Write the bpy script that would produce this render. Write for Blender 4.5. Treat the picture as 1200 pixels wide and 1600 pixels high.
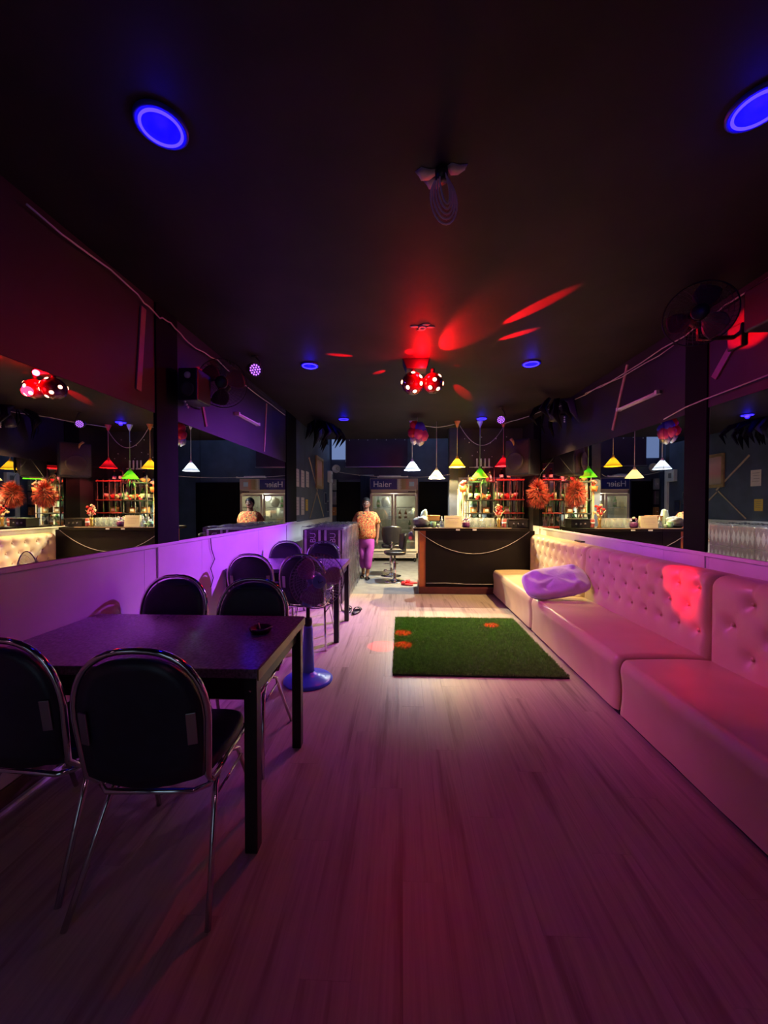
import bpy, bmesh, math, random
import numpy as np
from mathutils import Vector, Matrix
for o in list(bpy.data.objects): bpy.data.objects.remove(o)
SC = bpy.context.scene
COL = SC.collection
random.seed(7)
R = math.radians
# ---------------------------------------------------------------- camera, world, exposure
cam = bpy.data.objects.new('camera', bpy.data.cameras.new('camera')); COL.objects.link(cam)
cam.location = (0, 0, 1.40)
cam.rotation_euler = (R(90 - 0.954), 0, R(2.577))
cam.data.sensor_fit = 'VERTICAL'; cam.data.sensor_height = 36; cam.data.sensor_width = 27
cam.data.lens = 600 / 1600 * 36
cam.data.clip_start = 0.02
SC.camera = cam
w = bpy.data.worlds.new('night'); SC.world = w; w.use_nodes = True
w.node_tree.nodes['Background'].inputs[0].default_value = (0.02, 0.02, 0.05, 1)
w.node_tree.nodes['Background'].inputs[1].default_value = 0.1
vs = SC.view_settings
vs.view_transform = 'Standard'; vs.look = 'None'; vs.exposure = 0.0; vs.gamma = 1; vs.use_curve_mapping = False
# light powers (W) of the fixtures, kept together for tuning
PW = dict(white=190, cream=320, yellow=200, green=26, red=48, bar_fill=360,
          par_left=230, par_left_violet=150, par_right=1350, par_right_floor=170, par_front=6.5, spot=900, ring=2.2)

# ---------------------------------------------------------------- materials
MATS = {}
def rgb(c): return (c[0], c[1], c[2], 1)
def mat(name, col, rough=.5, metal=0, var=0.0, scale=8, bump=0, emit=None, es=0, spec=.5, coat=0, stretch=None, sheen=0):
    m = bpy.data.materials.new(name); m.use_nodes = True; MATS[name] = m
    nt = m.node_tree; b = nt.nodes['Principled BSDF']
    b.inputs['Base Color'].default_value = rgb(col)
    b.inputs['Roughness'].default_value = rough; b.inputs['Metallic'].default_value = metal
    b.inputs['Specular IOR Level'].default_value = spec; b.inputs['Coat Weight'].default_value = coat
    if sheen: b.inputs['Sheen Weight'].default_value = sheen
    if emit: b.inputs['Emission Color'].default_value = rgb(emit); b.inputs['Emission Strength'].default_value = es
    if var or bump:
        tc = nt.nodes.new('ShaderNodeTexCoord'); n = nt.nodes.new('ShaderNodeTexNoise')
        n.inputs['Scale'].default_value = scale; n.inputs['Detail'].default_value = 5
        mp = nt.nodes.new('ShaderNodeMapping'); nt.links.new(tc.outputs['Object'], mp.inputs[0]); nt.links.new(mp.outputs[0], n.inputs['Vector'])
        if stretch: mp.inputs['Scale'].default_value = stretch
        if var:
            cr = nt.nodes.new('ShaderNodeMapRange'); cr.inputs[1].default_value = .3; cr.inputs[2].default_value = .7
            cr.inputs[3].default_value = 1 - var; cr.inputs[4].default_value = 1 + var
            mx = nt.nodes.new('ShaderNodeVectorMath'); mx.operation = 'SCALE'; mx.inputs[0].default_value = col
            nt.links.new(n.outputs['Fac'], cr.inputs[0]); nt.links.new(cr.outputs[0], mx.inputs['Scale']); nt.links.new(mx.outputs[0], b.inputs['Base Color'])
        if bump:
            bp = nt.nodes.new('ShaderNodeBump'); bp.inputs['Strength'].default_value = bump; bp.inputs['Distance'].default_value = .02
            nt.links.new(n.outputs['Fac'], bp.inputs['Height']); nt.links.new(bp.outputs[0], b.inputs['Normal'])
    return m
def emis(name, col, s):
    m = bpy.data.materials.new(name); m.use_nodes = True; MATS[name] = m; nt = m.node_tree
    nt.nodes.remove(nt.nodes['Principled BSDF']); e = nt.nodes.new('ShaderNodeEmission')
    e.inputs[0].default_value = rgb(col); e.inputs[1].default_value = s
    nt.links.new(e.outputs[0], nt.nodes['Material Output'].inputs[0]); return m
def clear(name, tint, gloss=.15, rough=.03, haze=0.0, hcol=(1, 1, 1), bump=0, scale=10):
    """thin clear sheet: see-through, with a gloss layer and an optional milky haze"""
    m = bpy.data.materials.new(name); m.use_nodes = True; MATS[name] = m; nt = m.node_tree
    nt.nodes.remove(nt.nodes['Principled BSDF'])
    t = nt.nodes.new('ShaderNodeBsdfTransparent'); t.inputs[0].default_value = rgb(tint)
    g = nt.nodes.new('ShaderNodeBsdfGlossy'); g.inputs['Roughness'].default_value = rough
    lw = nt.nodes.new('ShaderNodeLayerWeight'); lw.inputs[0].default_value = .35
    mr = nt.nodes.new('ShaderNodeMapRange'); mr.inputs[3].default_value = gloss; mr.inputs[4].default_value = min(1, gloss + .45)
    mix = nt.nodes.new('ShaderNodeMixShader')
    nt.links.new(lw.outputs['Facing'], mr.inputs[0]); nt.links.new(mr.outputs[0], mix.inputs[0])
    nt.links.new(t.outputs[0], mix.inputs[1]); nt.links.new(g.outputs[0], mix.inputs[2]); out = mix
    if haze:
        d = nt.nodes.new('ShaderNodeBsdfDiffuse'); d.inputs[0].default_value = rgb(hcol)
        m2 = nt.nodes.new('ShaderNodeMixShader'); m2.inputs[0].default_value = haze
        nt.links.new(mix.outputs[0], m2.inputs[1]); nt.links.new(d.outputs[0], m2.inputs[2]); out = m2
    if bump:
        n = nt.nodes.new('ShaderNodeTexNoise'); n.inputs['Scale'].default_value = scale; n.inputs['Detail'].default_value = 4
        tc = nt.nodes.new('ShaderNodeTexCoord'); nt.links.new(tc.outputs['Object'], n.inputs['Vector'])
        bp = nt.nodes.new('ShaderNodeBump'); bp.inputs['Strength'].default_value = bump; bp.inputs['Distance'].default_value = .05
        nt.links.new(n.outputs['Fac'], bp.inputs['Height']); nt.links.new(bp.outputs[0], g.inputs['Normal'])
    nt.links.new(out.outputs[0], nt.nodes['Material Output'].inputs[0]); return m
def shade_mat(name, col, tr=.007):
    """thin painted lampshade that lets some of its bulb's light through"""
    m = bpy.data.materials.new(name); m.use_nodes = True; MATS[name] = m; nt = m.node_tree
    nt.nodes.remove(nt.nodes['Principled BSDF'])
    d = nt.nodes.new('ShaderNodeBsdfDiffuse'); d.inputs[0].default_value = rgb(col)
    t = nt.nodes.new('ShaderNodeBsdfTranslucent'); t.inputs[0].default_value = rgb(col)
    mix = nt.nodes.new('ShaderNodeMixShader'); mix.inputs[0].default_value = tr
    nt.links.new(d.outputs[0], mix.inputs[1]); nt.links.new(t.outputs[0], mix.inputs[2])
    nt.links.new(mix.outputs[0], nt.nodes['Material Output'].inputs[0]); return m
def wood_mat(name):
    m = bpy.data.materials.new(name); m.use_nodes = True; MATS[name] = m; nt = m.node_tree; b = nt.nodes['Principled BSDF']
    ge = nt.nodes.new('ShaderNodeNewGeometry'); oi = nt.nodes.new('ShaderNodeObjectInfo')
    off = nt.nodes.new('ShaderNodeVectorMath'); off.operation = 'SCALE'; off.inputs[0].default_value = (13, 57, 5)
    nt.links.new(oi.outputs['Random'], off.inputs['Scale'])
    ad = nt.nodes.new('ShaderNodeVectorMath'); nt.links.new(ge.outputs['Position'], ad.inputs[0]); nt.links.new(off.outputs[0], ad.inputs[1])
    def noise(sx, sy, det, lo, hi):
        mp = nt.nodes.new('ShaderNodeMapping'); mp.inputs['Scale'].default_value = (sx, sy, 1); nt.links.new(ad.outputs[0], mp.inputs[0])
        n = nt.nodes.new('ShaderNodeTexNoise'); n.inputs['Scale'].default_value = 1; n.inputs['Detail'].default_value = det; n.inputs['Roughness'].default_value = .6
        nt.links.new(mp.outputs[0], n.inputs['Vector'])
        r = nt.nodes.new('ShaderNodeMapRange'); r.inputs[1].default_value = lo; r.inputs[2].default_value = hi; nt.links.new(n.outputs['Fac'], r.inputs[0]); return r.outputs[0]
    g1 = noise(60, 1.6, 4, .3, .7); g2 = noise(13, .8, 4, .53, .68); g3 = noise(5, 2.2, 2, .3, .7)
    def mixc(f, a, bcol):
        x = nt.nodes.new('ShaderNodeMix'); x.data_type = 'RGBA'; nt.links.new(f, x.inputs['Factor'])
        if isinstance(a, tuple): x.inputs['A'].default_value = rgb(a)
        else: nt.links.new(a, x.inputs['A'])
        x.inputs['B'].default_value = rgb(bcol); return x.outputs['Result']
    c = mixc(g1, (.40, .31, .24), (.52, .42, .33))
    mg = nt.nodes.new('ShaderNodeMath'); mg.operation = 'MULTIPLY'; mg.inputs[1].default_value = .9; nt.links.new(g2, mg.inputs[0])
    c = mixc(mg.outputs[0], c, (.20, .13, .10))
    mh = nt.nodes.new('ShaderNodeMath'); mh.operation = 'MULTIPLY'; mh.inputs[1].default_value = .35; nt.links.new(g3, mh.inputs[0])
    c = mixc(mh.outputs[0], c, (.34, .26, .22))
    nt.links.new(c, b.inputs['Base Color']); b.inputs['Roughness'].default_value = .42
    bp = nt.nodes.new('ShaderNodeBump'); bp.inputs['Strength'].default_value = .12; bp.inputs['Distance'].default_value = .004
    nt.links.new(g1, bp.inputs['Height']); nt.links.new(bp.outputs[0], b.inputs['Normal']); return m
def print_mat(name, stops, axis=0, scale=1.0, rough=.4):
    """flat print: bands of colour along one axis"""
    m = bpy.data.materials.new(name); m.use_nodes = True; MATS[name] = m; nt = m.node_tree; b = nt.nodes['Principled BSDF']
    tc = nt.nodes.new('ShaderNodeTexCoord'); sx = nt.nodes.new('ShaderNodeSeparateXYZ'); nt.links.new(tc.outputs['Generated'], sx.inputs[0])
    n = nt.nodes.new('ShaderNodeTexNoise'); n.inputs['Scale'].default_value = 7; nt.links.new(tc.outputs['Generated'], n.inputs['Vector'])
    ma = nt.nodes.new('ShaderNodeMath'); ma.operation = 'MULTIPLY_ADD'; ma.inputs[1].default_value = .12 * scale; nt.links.new(n.outputs['Fac'], ma.inputs[0]); nt.links.new(sx.outputs[axis], ma.inputs[2])
    cr = nt.nodes.new('ShaderNodeValToRGB'); e = cr.color_ramp.elements
    e[0].position, e[0].color = stops[0][0], rgb(stops[0][1]); e[1].position, e[1].color = stops[-1][0], rgb(stops[-1][1])
    for p, c in stops[1:-1]:
        q = e.new(p); q.color = rgb(c)
    nt.links.new(ma.outputs[0], cr.inputs[0]); nt.links.new(cr.outputs[0], b.inputs['Base Color']); b.inputs['Roughness'].default_value = rough; return m
def blotch_mat(name, cols, scale=18, rough=.8):
    m = bpy.data.materials.new(name); m.use_nodes = True; MATS[name] = m; nt = m.node_tree; b = nt.nodes['Principled BSDF']
    tc = nt.nodes.new('ShaderNodeTexCoord'); n = nt.nodes.new('ShaderNodeTexNoise'); n.inputs['Scale'].default_value = scale; n.inputs['Detail'].default_value = 1
    nt.links.new(tc.outputs['Object'], n.inputs['Vector'])
    cr = nt.nodes.new('ShaderNodeValToRGB'); cr.color_ramp.interpolation = 'CONSTANT'; e = cr.color_ramp.elements
    k = len(cols); e[0].position = 0; e[0].color = rgb(cols[0]); e[1].position = .62; e[1].color = rgb(cols[-1])
    for i in range(1, k - 1):
        q = e.new(.36 + .26 * (i - 1) / max(1, k - 2)); q.color = rgb(cols[i])
    nt.links.new(n.outputs['Fac'], cr.inputs[0]); nt.links.new(cr.outputs[0], b.inputs['Base Color']); b.inputs['Roughness'].default_value = rough; return m

M_black_paint = mat('black_ceiling_paint', (.022, .014, .019), .6, var=.35, scale=2.5, bump=.15, spec=.2)
M_upper = mat('dark_plum_wall_paint', (.016, .010, .015), .5, var=.25, scale=3, bump=.1)
M_blue_wall = mat('dark_blue_wall_paint', (.060, .078, .14), .5, var=.25, scale=3, bump=.1)
M_white_wall = mat('white_wall_panel', (.72, .70, .70), .45, var=.06, scale=3, bump=.04)
M_pillar = mat('black_pillar_paint', (.004, .003, .005), .6, var=.2, scale=6, spec=.08)
M_cement = mat('grey_cement', (.25, .25, .25), .5, var=.2, scale=6, bump=.1)
M_wood = wood_mat('greyed_oak_vinyl')
M_sub = mat('dark_subfloor', (.03, .025, .022), .8, var=.2)
M_mirror = mat('mirror_glass', (.80, .82, .83), 0.0, 1.0)
M_chrome = mat('chrome', (.75, .75, .78), .12, 1.0)
M_steel = mat('dull_steel', (.45, .45, .47), .35, 1.0, var=.1)
M_navy = mat('navy_vinyl', (.016, .018, .040), .38, var=.2, scale=20, bump=.06)
M_blackv = mat('black_vinyl', (.014, .012, .014), .32, var=.2, scale=20, bump=.06)
M_top = mat('dark_speckled_laminate', (.19, .14, .22), .20, var=.45, scale=90, spec=.6)
M_blackmetal = mat('black_powder_coat', (.016, .014, .015), .4, var=.15, scale=30)
M_edge = mat('bronze_edge_strip', (.19, .12, .065), .35, .4, var=.1)
M_cream = mat('cream_vinyl', (.62, .47, .27), .34, var=.05, scale=4, bump=.05)
M_creamb = mat('cream_vinyl_button', (.50, .37, .20), .4, var=.05)
M_plinth = mat('black_plinth', (.01, .01, .012), .6, var=.1)
M_pillow = mat('white_cotton', (.66, .60, .74), .85, var=.05, scale=9, bump=.5)
M_barblack = mat('black_bar_panel', (.010, .007, .008), .5, var=.2, scale=4, bump=.04, spec=.2)
M_maroon = mat('maroon_step_paint', (.10, .018, .022), .45, var=.2)
M_orange = mat('orange_end_post', (.55, .16, .05), .45, var=.12)
M_white = mat('white_plastic', (.75, .75, .75), .4, var=.04)
M_offwhite = mat('old_white_cable', (.55, .5, .48), .5, var=.1)
M_blackcable = mat('black_cable', (.01, .01, .01), .5, var=.1)
M_blue = mat('blue_plastic', (.05, .13, .75), .3, var=.06)
M_ltblue = mat('light_blue_plastic', (.16, .26, .62), .35, var=.05)
M_blade = clear('violet_fan_blade', (.62, .42, .66), .10, .1, .45, (.50, .24, .55))
M_wire = mat('grey_guard_wire', (.30, .29, .36), .3, .7, var=.1)
M_paper = mat('printed_paper', (.62, .58, .57), .7, var=.06, scale=40)
M_yellowp = mat('yellow_paper', (.70, .50, .08), .7, var=.06, scale=40)
M_batten = mat('pale_wood_batten', (.46, .33, .23), .55, var=.12, scale=20)
M_redlit = mat('red_lit_batten', (.32, .10, .12), .35, var=.1, scale=20)  # red light falling on the pale battens is put into this colour
M_glass = clear('clear_glass', (.93, .96, .95), .16, .05, .14, (.8, .85, .82))
M_wrap = clear('clear_plastic_wrap', (.86, .86, .90), .07, .16, .02, (.72, .70, .78), bump=1.0, scale=9)
M_fglass = clear('fridge_door_glass', (.80, .84, .80), .13, .04)
M_fcream = mat('cream_fridge_enamel', (.66, .56, .42), .35, var=.05)
M_fin = mat('grey_fridge_liner', (.45, .46, .42), .5, var=.08)
M_navysign = mat('navy_sign_film', (.012, .02, .16), .3, var=.15, scale=4)
M_letter = mat('silver_lettering', (.78, .78, .82), .35, var=.03)
M_skin = mat('brown_skin', (.19, .085, .05), .5, var=.08, scale=10)
M_hair = mat('black_hair', (.012, .010, .010), .45, var=.2, scale=50, stretch=(1, 1, .2))
M_shirt = blotch_mat('orange_floral_cloth', [(.50, .34, .10), (.36, .045, .02), (.42, .075, .03), (.50, .26, .08), (.05, .02, .02)], 22)
M_pants = mat('magenta_cotton', (.30, .035, .33), .8, var=.12, scale=14, bump=.1)
M_grass = mat('artificial_turf_green', (.15, .36, .05), .6, var=.4, scale=30)
M_turfback = mat('turf_backing', (.02, .035, .012), .9, var=.2)
M_discored = mat('dark_red_ball_shell', (.12, .006, .012), .12, var=.1, spec=.8)
M_lens = emis('red_led_lens', (1, .34, .20), 9)
M_ring = emis('blue_led_ring', (.018, .009, 1.0), 9)
M_ringcup = mat('blue_diffuser', (.01, .008, .55), .4, var=.05)
M_violet = emis('violet_led_lens', (.45, .14, 1), 2.2)
M_par = mat('black_par_housing', (.02, .02, .025), .4, var=.1)
M_goldterm = mat('red_berries', (.45, .04, .03), .45, var=.25, scale=30)
M_green = mat('green_plastic', (.30, .62, .32), .4, var=.08)
M_leaf = mat('cream_petals', (.70, .60, .38), .7, var=.15, scale=30)
M_flower = mat('red_petals', (.55, .03, .03), .6, var=.25, scale=30)
M_brownwood = mat('varnished_brown_wood', (.36, .15, .05), .4, var=.25, scale=10, stretch=(1, 8, 8))
M_bottlegreen = clear('green_glass', (.35, .62, .38), .15, .03)
M_bottlebrown = clear('brown_glass', (.48, .22, .07), .15, .03)
M_redshelf = mat('red_lacquer_shelf', (.30, .03, .03), .35, var=.15)
M_greyplastic = mat('grey_plastic_bag', (.16, .17, .18), .35, var=.3, scale=12, bump=.3)
M_carton = mat('dark_beverage_carton', (.045, .018, .04), .5, var=.25, scale=12)
M_cartonband = mat('pale_carton_band', (.62, .52, .66), .5, var=.08)
M_rubber = mat('black_rubber', (.012, .010, .012), .5, var=.2)
M_redrubber = mat('red_rubber', (.55, .03, .04), .4, var=.15)
M_bagnavy = mat('navy_nylon', (.016, .014, .045), .6, var=.2, scale=30)
M_bagstripe = mat('beige_nylon', (.42, .33, .30), .7, var=.1)
M_curtain = mat('dark_blue_curtain', (.02, .025, .07), .8, var=.2)
M_cyanfilm = emis('pale_daylight_pane', (.35, .50, 1.0), .42)

# ---------------------------------------------------------------- mesh builder
class MB:
    def __init__(s): s.v = []; s.f = []; s.m = []; s.s = []
    def add(s, v, f, mi=0, smooth=False):
        o = len(s.v); s.v += [tuple(p) for p in v]
        for q in f: s.f.append([i + o for i in q]); s.m.append(mi); s.s.append(smooth)
        return s
    def box(s, x0, x1, y0, y1, z0, z1, mi=0):
        v = [(x, y, z) for z in (z0, z1) for y in (y0, y1) for x in (x0, x1)]
        return s.add(v, [(0, 2, 3, 1), (4, 5, 7, 6), (0, 1, 5, 4), (2, 6, 7, 3), (0, 4, 6, 2), (1, 3, 7, 5)], mi)
    def obox(s, c, d, rot=None, mi=0):
        rot = rot or Matrix.Identity(3); c = Vector(c)
        v = [c + rot @ Vector((sx * d[0] / 2, sy * d[1] / 2, sz * d[2] / 2)) for sz in (-1, 1) for sy in (-1, 1) for sx in (-1, 1)]
        return s.add(v, [(0, 2, 3, 1), (4, 5, 7, 6), (0, 1, 5, 4), (2, 6, 7, 3), (0, 4, 6, 2), (1, 3, 7, 5)], mi)
    def tube(s, pts, r, n=8, closed=False, mi=0, flat=None):
        P = [Vector(p) for p in pts]; k = len(P); rs = r if isinstance(r, (list, tuple)) else [r] * k
        V = []; prev = None
        for i in range(k):
            a = P[(i - 1) % k] if (closed or i > 0) else P[i]; b = P[(i + 1) % k] if (closed or i < k - 1) else P[i]
            t = (b - a); t = t.normalized() if t.length > 1e-9 else Vector((0, 0, 1))
            if prev is None:
                u = t.orthogonal().normalized()
            else:
                u = prev - t * prev.dot(t); u = u.normalized() if u.length > 1e-6 else t.orthogonal().normalized()
            prev = u; q = t.cross(u)
            for j in range(n):
                an = 2 * math.pi * j / n
                V.append(P[i] + rs[i] * (u * math.cos(an) + q * math.sin(an) * (flat or 1)))
        F = []
        for i in range(k if closed else k - 1):
            i2 = (i + 1) % k
            for j in range(n):
                j2 = (j + 1) % n; F.append((i * n + j, i * n + j2, i2 * n + j2, i2 * n + j))
        s.add(V, F, mi, True)
        if not closed:
            o = len(s.v) - len(V)
            s.f.append([o + j for j in range(n)][::-1]); s.m.append(mi); s.s.append(False)
            s.f.append([o + (k - 1) * n + j for j in range(n)]); s.m.append(mi); s.s.append(False)
        return s
    def lathe(s, prof, n=16, c=(0, 0, 0), rot=None, mi=0, smooth=True, sx=1, sy=1, hollow=False):
        rot = rot or Matrix.Identity(3); c = Vector(c); V = []; k = len(prof)
        for r, z in prof:
            for j in range(n):
                a = 2 * math.pi * j / n; V.append(c + rot @ Vector((r * math.cos(a) * sx, r * math.sin(a) * sy, z)))
        F = [(i * n + j, i * n + (j + 1) % n, (i + 1) * n + (j + 1) % n, (i + 1) * n + j) for i in range(k - 1) for j in range(n)]
        s.add(V, F, mi, smooth); o = len(s.v) - len(V)
        if hollow: return s
        if prof[0][0] > 1e-4: s.f.append([o + j for j in range(n)][::-1]); s.m.append(mi); s.s.append(False)
        if prof[-1][0] > 1e-4: s.f.append([o + (k - 1) * n + j for j in range(n)]); s.m.append(mi); s.s.append(False)
        return s
    def ell(s, c, r, nu=12, nv=8, rot=None, mi=0, fn=None):
        rot = rot or Matrix.Identity(3); c = Vector(c); r = (r, r, r) if not isinstance(r, (tuple, list)) else r; V = []
        for i in range(nv + 1):
            th = math.pi * i / nv - math.pi / 2
            for j in range(nu):
                a = 2 * math.pi * j / nu; p = Vector((math.cos(th) * math.cos(a), math.cos(th) * math.sin(a), math.sin(th)))
                if fn: p = fn(p)
                V.append(c + rot @ Vector((p.x * r[0], p.y * r[1], p.z * r[2])))
        F = [(i * nu + j, i * nu + (j + 1) % nu, (i + 1) * nu + (j + 1) % nu, (i + 1) * nu + j) for i in range(nv) for j in range(nu)]
        return s.add(V, F, mi, True)
    def grid(s, nu, nv, fn, mi=0, smooth=True):
        V = [fn(i / nu, j / nv) for j in range(nv + 1) for i in range(nu + 1)]
        F = [(j * (nu + 1) + i, j * (nu + 1) + i + 1, (j + 1) * (nu + 1) + i + 1, (j + 1) * (nu + 1) + i) for j in range(nv) for i in range(nu)]
        return s.add(V, F, mi, smooth)
    def prism(s, outline, x0, x1, axis='x', mi=0):
        n = len(outline)
        def mk(a, p):
            return {'x': (a, p[0], p[1]), 'y': (p[0], a, p[1]), 'z': (p[0], p[1], a)}[axis]
        V = [mk(x0, p) for p in outline] + [mk(x1, p) for p in outline]
        F = [(i, (i + 1) % n, n + (i + 1) % n, n + i) for i in range(n)] + [tuple(range(n))[::-1], tuple(range(n, 2 * n))]
        return s.add(V, F, mi)
    def mesh(s, name):
        me = bpy.data.meshes.new(name); me.from_pydata(s.v, [], s.f)
        me.polygons.foreach_set('material_index', s.m); me.polygons.foreach_set('use_smooth', s.s); me.update()
        bm = bmesh.new(); bm.from_mesh(me); bmesh.ops.remove_doubles(bm, verts=bm.verts, dist=1e-6)
        bmesh.ops.recalc_face_normals(bm, faces=bm.faces); bm.to_mesh(me); bm.free()
        return me
    def build(s, name, mats, parent=None, bevel=0, seg=2, solid=0, loc=None, rot=None, label=None, kind=None):
        me = s.mesh(name)
        for m in (mats if isinstance(mats, (list, tuple)) else [mats]): me.materials.append(m)
        return link(name, me, parent, bevel, seg, solid, loc, rot, label, kind)
def link(name, me, parent=None, bevel=0, seg=2, solid=0, loc=None, rot=None, label=None, kind=None):
    o = bpy.data.objects.new(name, me); COL.objects.link(o)
    if parent: o.parent = parent
    if loc: o.location = loc
    if rot: o.rotation_euler = rot
    if solid:
        d = o.modifiers.new('thick', 'SOLIDIFY'); d.thickness = solid; d.offset = 0
    if bevel:
        b = o.modifiers.new('bevel', 'BEVEL'); b.width = bevel; b.segments = seg; b.limit_method = 'ANGLE'; b.angle_limit = R(40)
    if label: o['label'] = label
    if kind: o['kind'] = kind
    return o
def tag(o, label, cat, group=None):
    o['label'] = label; o['category'] = cat
    if group: o['group'] = group
    return o
def thing(name, label, cat, loc=(0, 0, 0), rz=0, group=None):
    o = bpy.data.objects.new(name, None); COL.objects.link(o); o.location = loc; o.rotation_euler = (0, 0, rz)
    o.empty_display_size = .1
    return tag(o, label, cat, group)
def kids(o): return [c for c in COL.objects if c.parent == o]
def dup(root, loc, rz=0, label=None, group=None):
    def cp(o, par):
        c = o.copy(); COL.objects.link(c)
        if par: c.parent = par
        for ch in list(o.children): cp(ch, c)
        return c
    r = cp(root, None); r.location = loc; r.rotation_euler = (0, 0, rz)
    if label: r['label'] = label
    if group: r['group'] = group
    return r
def struct(name, mb, m, **k):
    return mb.build(name, m, kind='structure', **k)
def box(*a): return MB().box(*a)
def rotto(d):
    return Vector((0, 0, 1)).rotation_difference(Vector(d).normalized()).to_matrix()
def lamp(name, kind, parent, loc, power, col, **k):
    d = bpy.data.lights.new(name, kind); d.energy = power; d.color = col
    o = bpy.data.objects.new(name, d); COL.objects.link(o); o.parent = parent; o.location = loc
    for a, b in k.items():
        if a == 'aim': o.rotation_euler = Vector(b).to_track_quat('-Z', 'Y').to_euler()
        else: setattr(d, a, b)
    return o
def text_mesh(s, size, ext=.003):
    c = bpy.data.curves.new('lettering', 'FONT'); c.body = s; c.size = size; c.extrude = ext; c.align_x = 'CENTER'; c.align_y = 'CENTER'
    o = bpy.data.objects.new('lettering', c); COL.objects.link(o)
    dg = bpy.context.evaluated_depsgraph_get(); me = bpy.data.meshes.new_from_object(o.evaluated_get(dg))
    bpy.data.objects.remove(o); return me
def skin(name, nodes, edges, m, parent, root, sub=1, label=None):
    keys = list(nodes); ix = {k: i for i, k in enumerate(keys)}
    me = bpy.data.meshes.new(name); me.from_pydata([nodes[k][0] for k in keys], [(ix[a], ix[b]) for a, b in edges], [])
    me.materials.append(m); o = bpy.data.objects.new(name, me); COL.objects.link(o); o.parent = parent
    o.modifiers.new('skin', 'SKIN')
    if not me.skin_vertices: me.attributes.new
    for k in keys:
        r = nodes[k][1]; r = r if isinstance(r, tuple) else (r, r)
        me.skin_vertices[0].data[ix[k]].radius = r; me.skin_vertices[0].data[ix[k]].use_root = (k == root)
    o.modifiers['skin'].use_smooth_shade = True
    s = o.modifiers.new('sub', 'SUBSURF'); s.levels = sub; s.render_levels = sub
    if label: o['label'] = label
    return o

# ================================================================ SETTING
XL, XR, ZC = -1.83, 2.36, 2.91
floor = struct('floor', box(XL - .1, XR + .1, -1.75, 10.3, -.08, -.010), M_sub)
box(XL - .1, XR + .1, 6.06, 10.3, -.0099, -.001).build('cement_slab', M_cement, floor)
full = box(0, .1525, 0, 1.2495, -.0095, 0).mesh('plank'); full.materials.append(M_wood)
row = 0; x = XL
while x < XR - .02:
    y = -1.7 - (row * .47) % 1.25
    while y < 6.05:
        a, b = max(y, -1.7), min(y + 1.25, 6.055)
        if b - a > .05:
            o = link('plank', full, floor, loc=(x, a, random.uniform(-.0003, 0)))
            o.scale = (min(.153, XR - x) / .153, (b - a) / 1.25, 1)
        y += 1.25
    x += .153; row += 1
ceiling = struct('ceiling', box(XL - .1, XR + .1, -1.75, 8.72, ZC, ZC + .12), M_black_paint)
box(XL - .1, XR + .1, 8.6, 10.4, 3.75, 3.85).build('upper_ceiling', M_blue_wall, ceiling)
box(-1.5, 1.8, 8.95, 9.85, 3.735, 3.749).build('back_fill_pane', emis('added_blue_fill', (.42, .58, 1.0), 1.1), ceiling, label='unseen bluish glowing pane added in the higher ceiling to light the back')  # unseen glowing pane, added to light the blue wall and back area
wl = struct('wall_left', box(XL - .16, XL - .03, -1.75, 9.9, 0, ZC), M_upper)
box(XL - .03, XL, -1.7, 6.2, 2.09, ZC).build('upper_panel', M_upper, wl)
box(XL - .03, XL, 6.2, 9.72, 1.12, ZC).build('blue_panel', M_blue_wall, wl, label='dark blue painted panel above white dado')
for a, b in ((-1.7, -.2), (-.197, 1.2), (1.203, 2.65), (2.653, 3.44), (3.443, 4.85), (4.853, 6.2), (6.203, 7.9), (7.903, 9.72)):
    box(XL - .03, XL, a, b, .10, 1.085).build('dado_panel', M_white_wall, wl)
box(XL - .03, XL + .015, -1.7, 9.72, 1.087, 1.112).build('dado_rail', M_white_wall, wl, bevel=.004)
box(XL - .05, XL + .06, 9.72, 9.80, 0, 2.26).build('corner_post', M_white, wl, bevel=.006, label='white painted post at the end of the blue wall')
bl = struct('baseboard_left', box(XL - .03, XL + .012, -1.7, 9.72, 0, .10), mat('brown_baseboard', (.09, .045, .03), .5, var=.2), bevel=.003)
box(XL + .012, XL + .03, -1.7, 9.7, 0, .018).build('white_bead', M_white, bl)
wr = struct('wall_right', box(XR + .03, XR + .16, -1.75, 10.3, 0, ZC), M_upper)
box(XR, XR + .03, -1.7, 7.6, 2.155, ZC).build('upper_panel', M_upper, wr)
for a, b in ((-1.7, .4), (.403, 1.85), (1.853, 3.05), (3.053, 3.56), (3.563, 5.2), (5.203, 6.78)):
    box(XR, XR + .03, a, b, .08, 1.005).build('dado_panel', M_white_wall, wr)
box(XR - .015, XR + .03, -1.7, 6.78, 1.008, 1.036).build('dado_rail', M_white_wall, wr, bevel=.004)
struct('baseboard_right', box(XR - .012, XR + .03, -1.7, 6.78, 0, .08), M_plinth)
dr = struct('added_door_1', box(-1.50, -.50, -1.75, -1.71, 0, 2.05), M_pillar)  # unseen door with glowing panes, added for cool highlights on the chrome
for a_, b_ in ((-1.44, -1.02), (-.98, -.56)):
    box(a_, b_, -1.712, -1.700, .12, 1.98).build('glow_pane', emis('added_pane_glow', (.55, .75, 1.0), .45), dr, label='added glowing pane, unseen behind the camera, for cool highlights')
MB().tube([(-.96, -1.70, .95), (-.96, -1.66, .96), (-.96, -1.66, 1.2), (-.96, -1.70, 1.21)], .012, 8).build('door_handle', M_steel, dr)
wb = struct('wall_back', box(XL - .1, XR + .1, 10.2, 10.3, 0, 3.75), M_blue_wall)
struct('wall_front', box(XL - .16, XR + .16, -1.87, -1.75, -.08, ZC + .1), M_upper)
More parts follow.
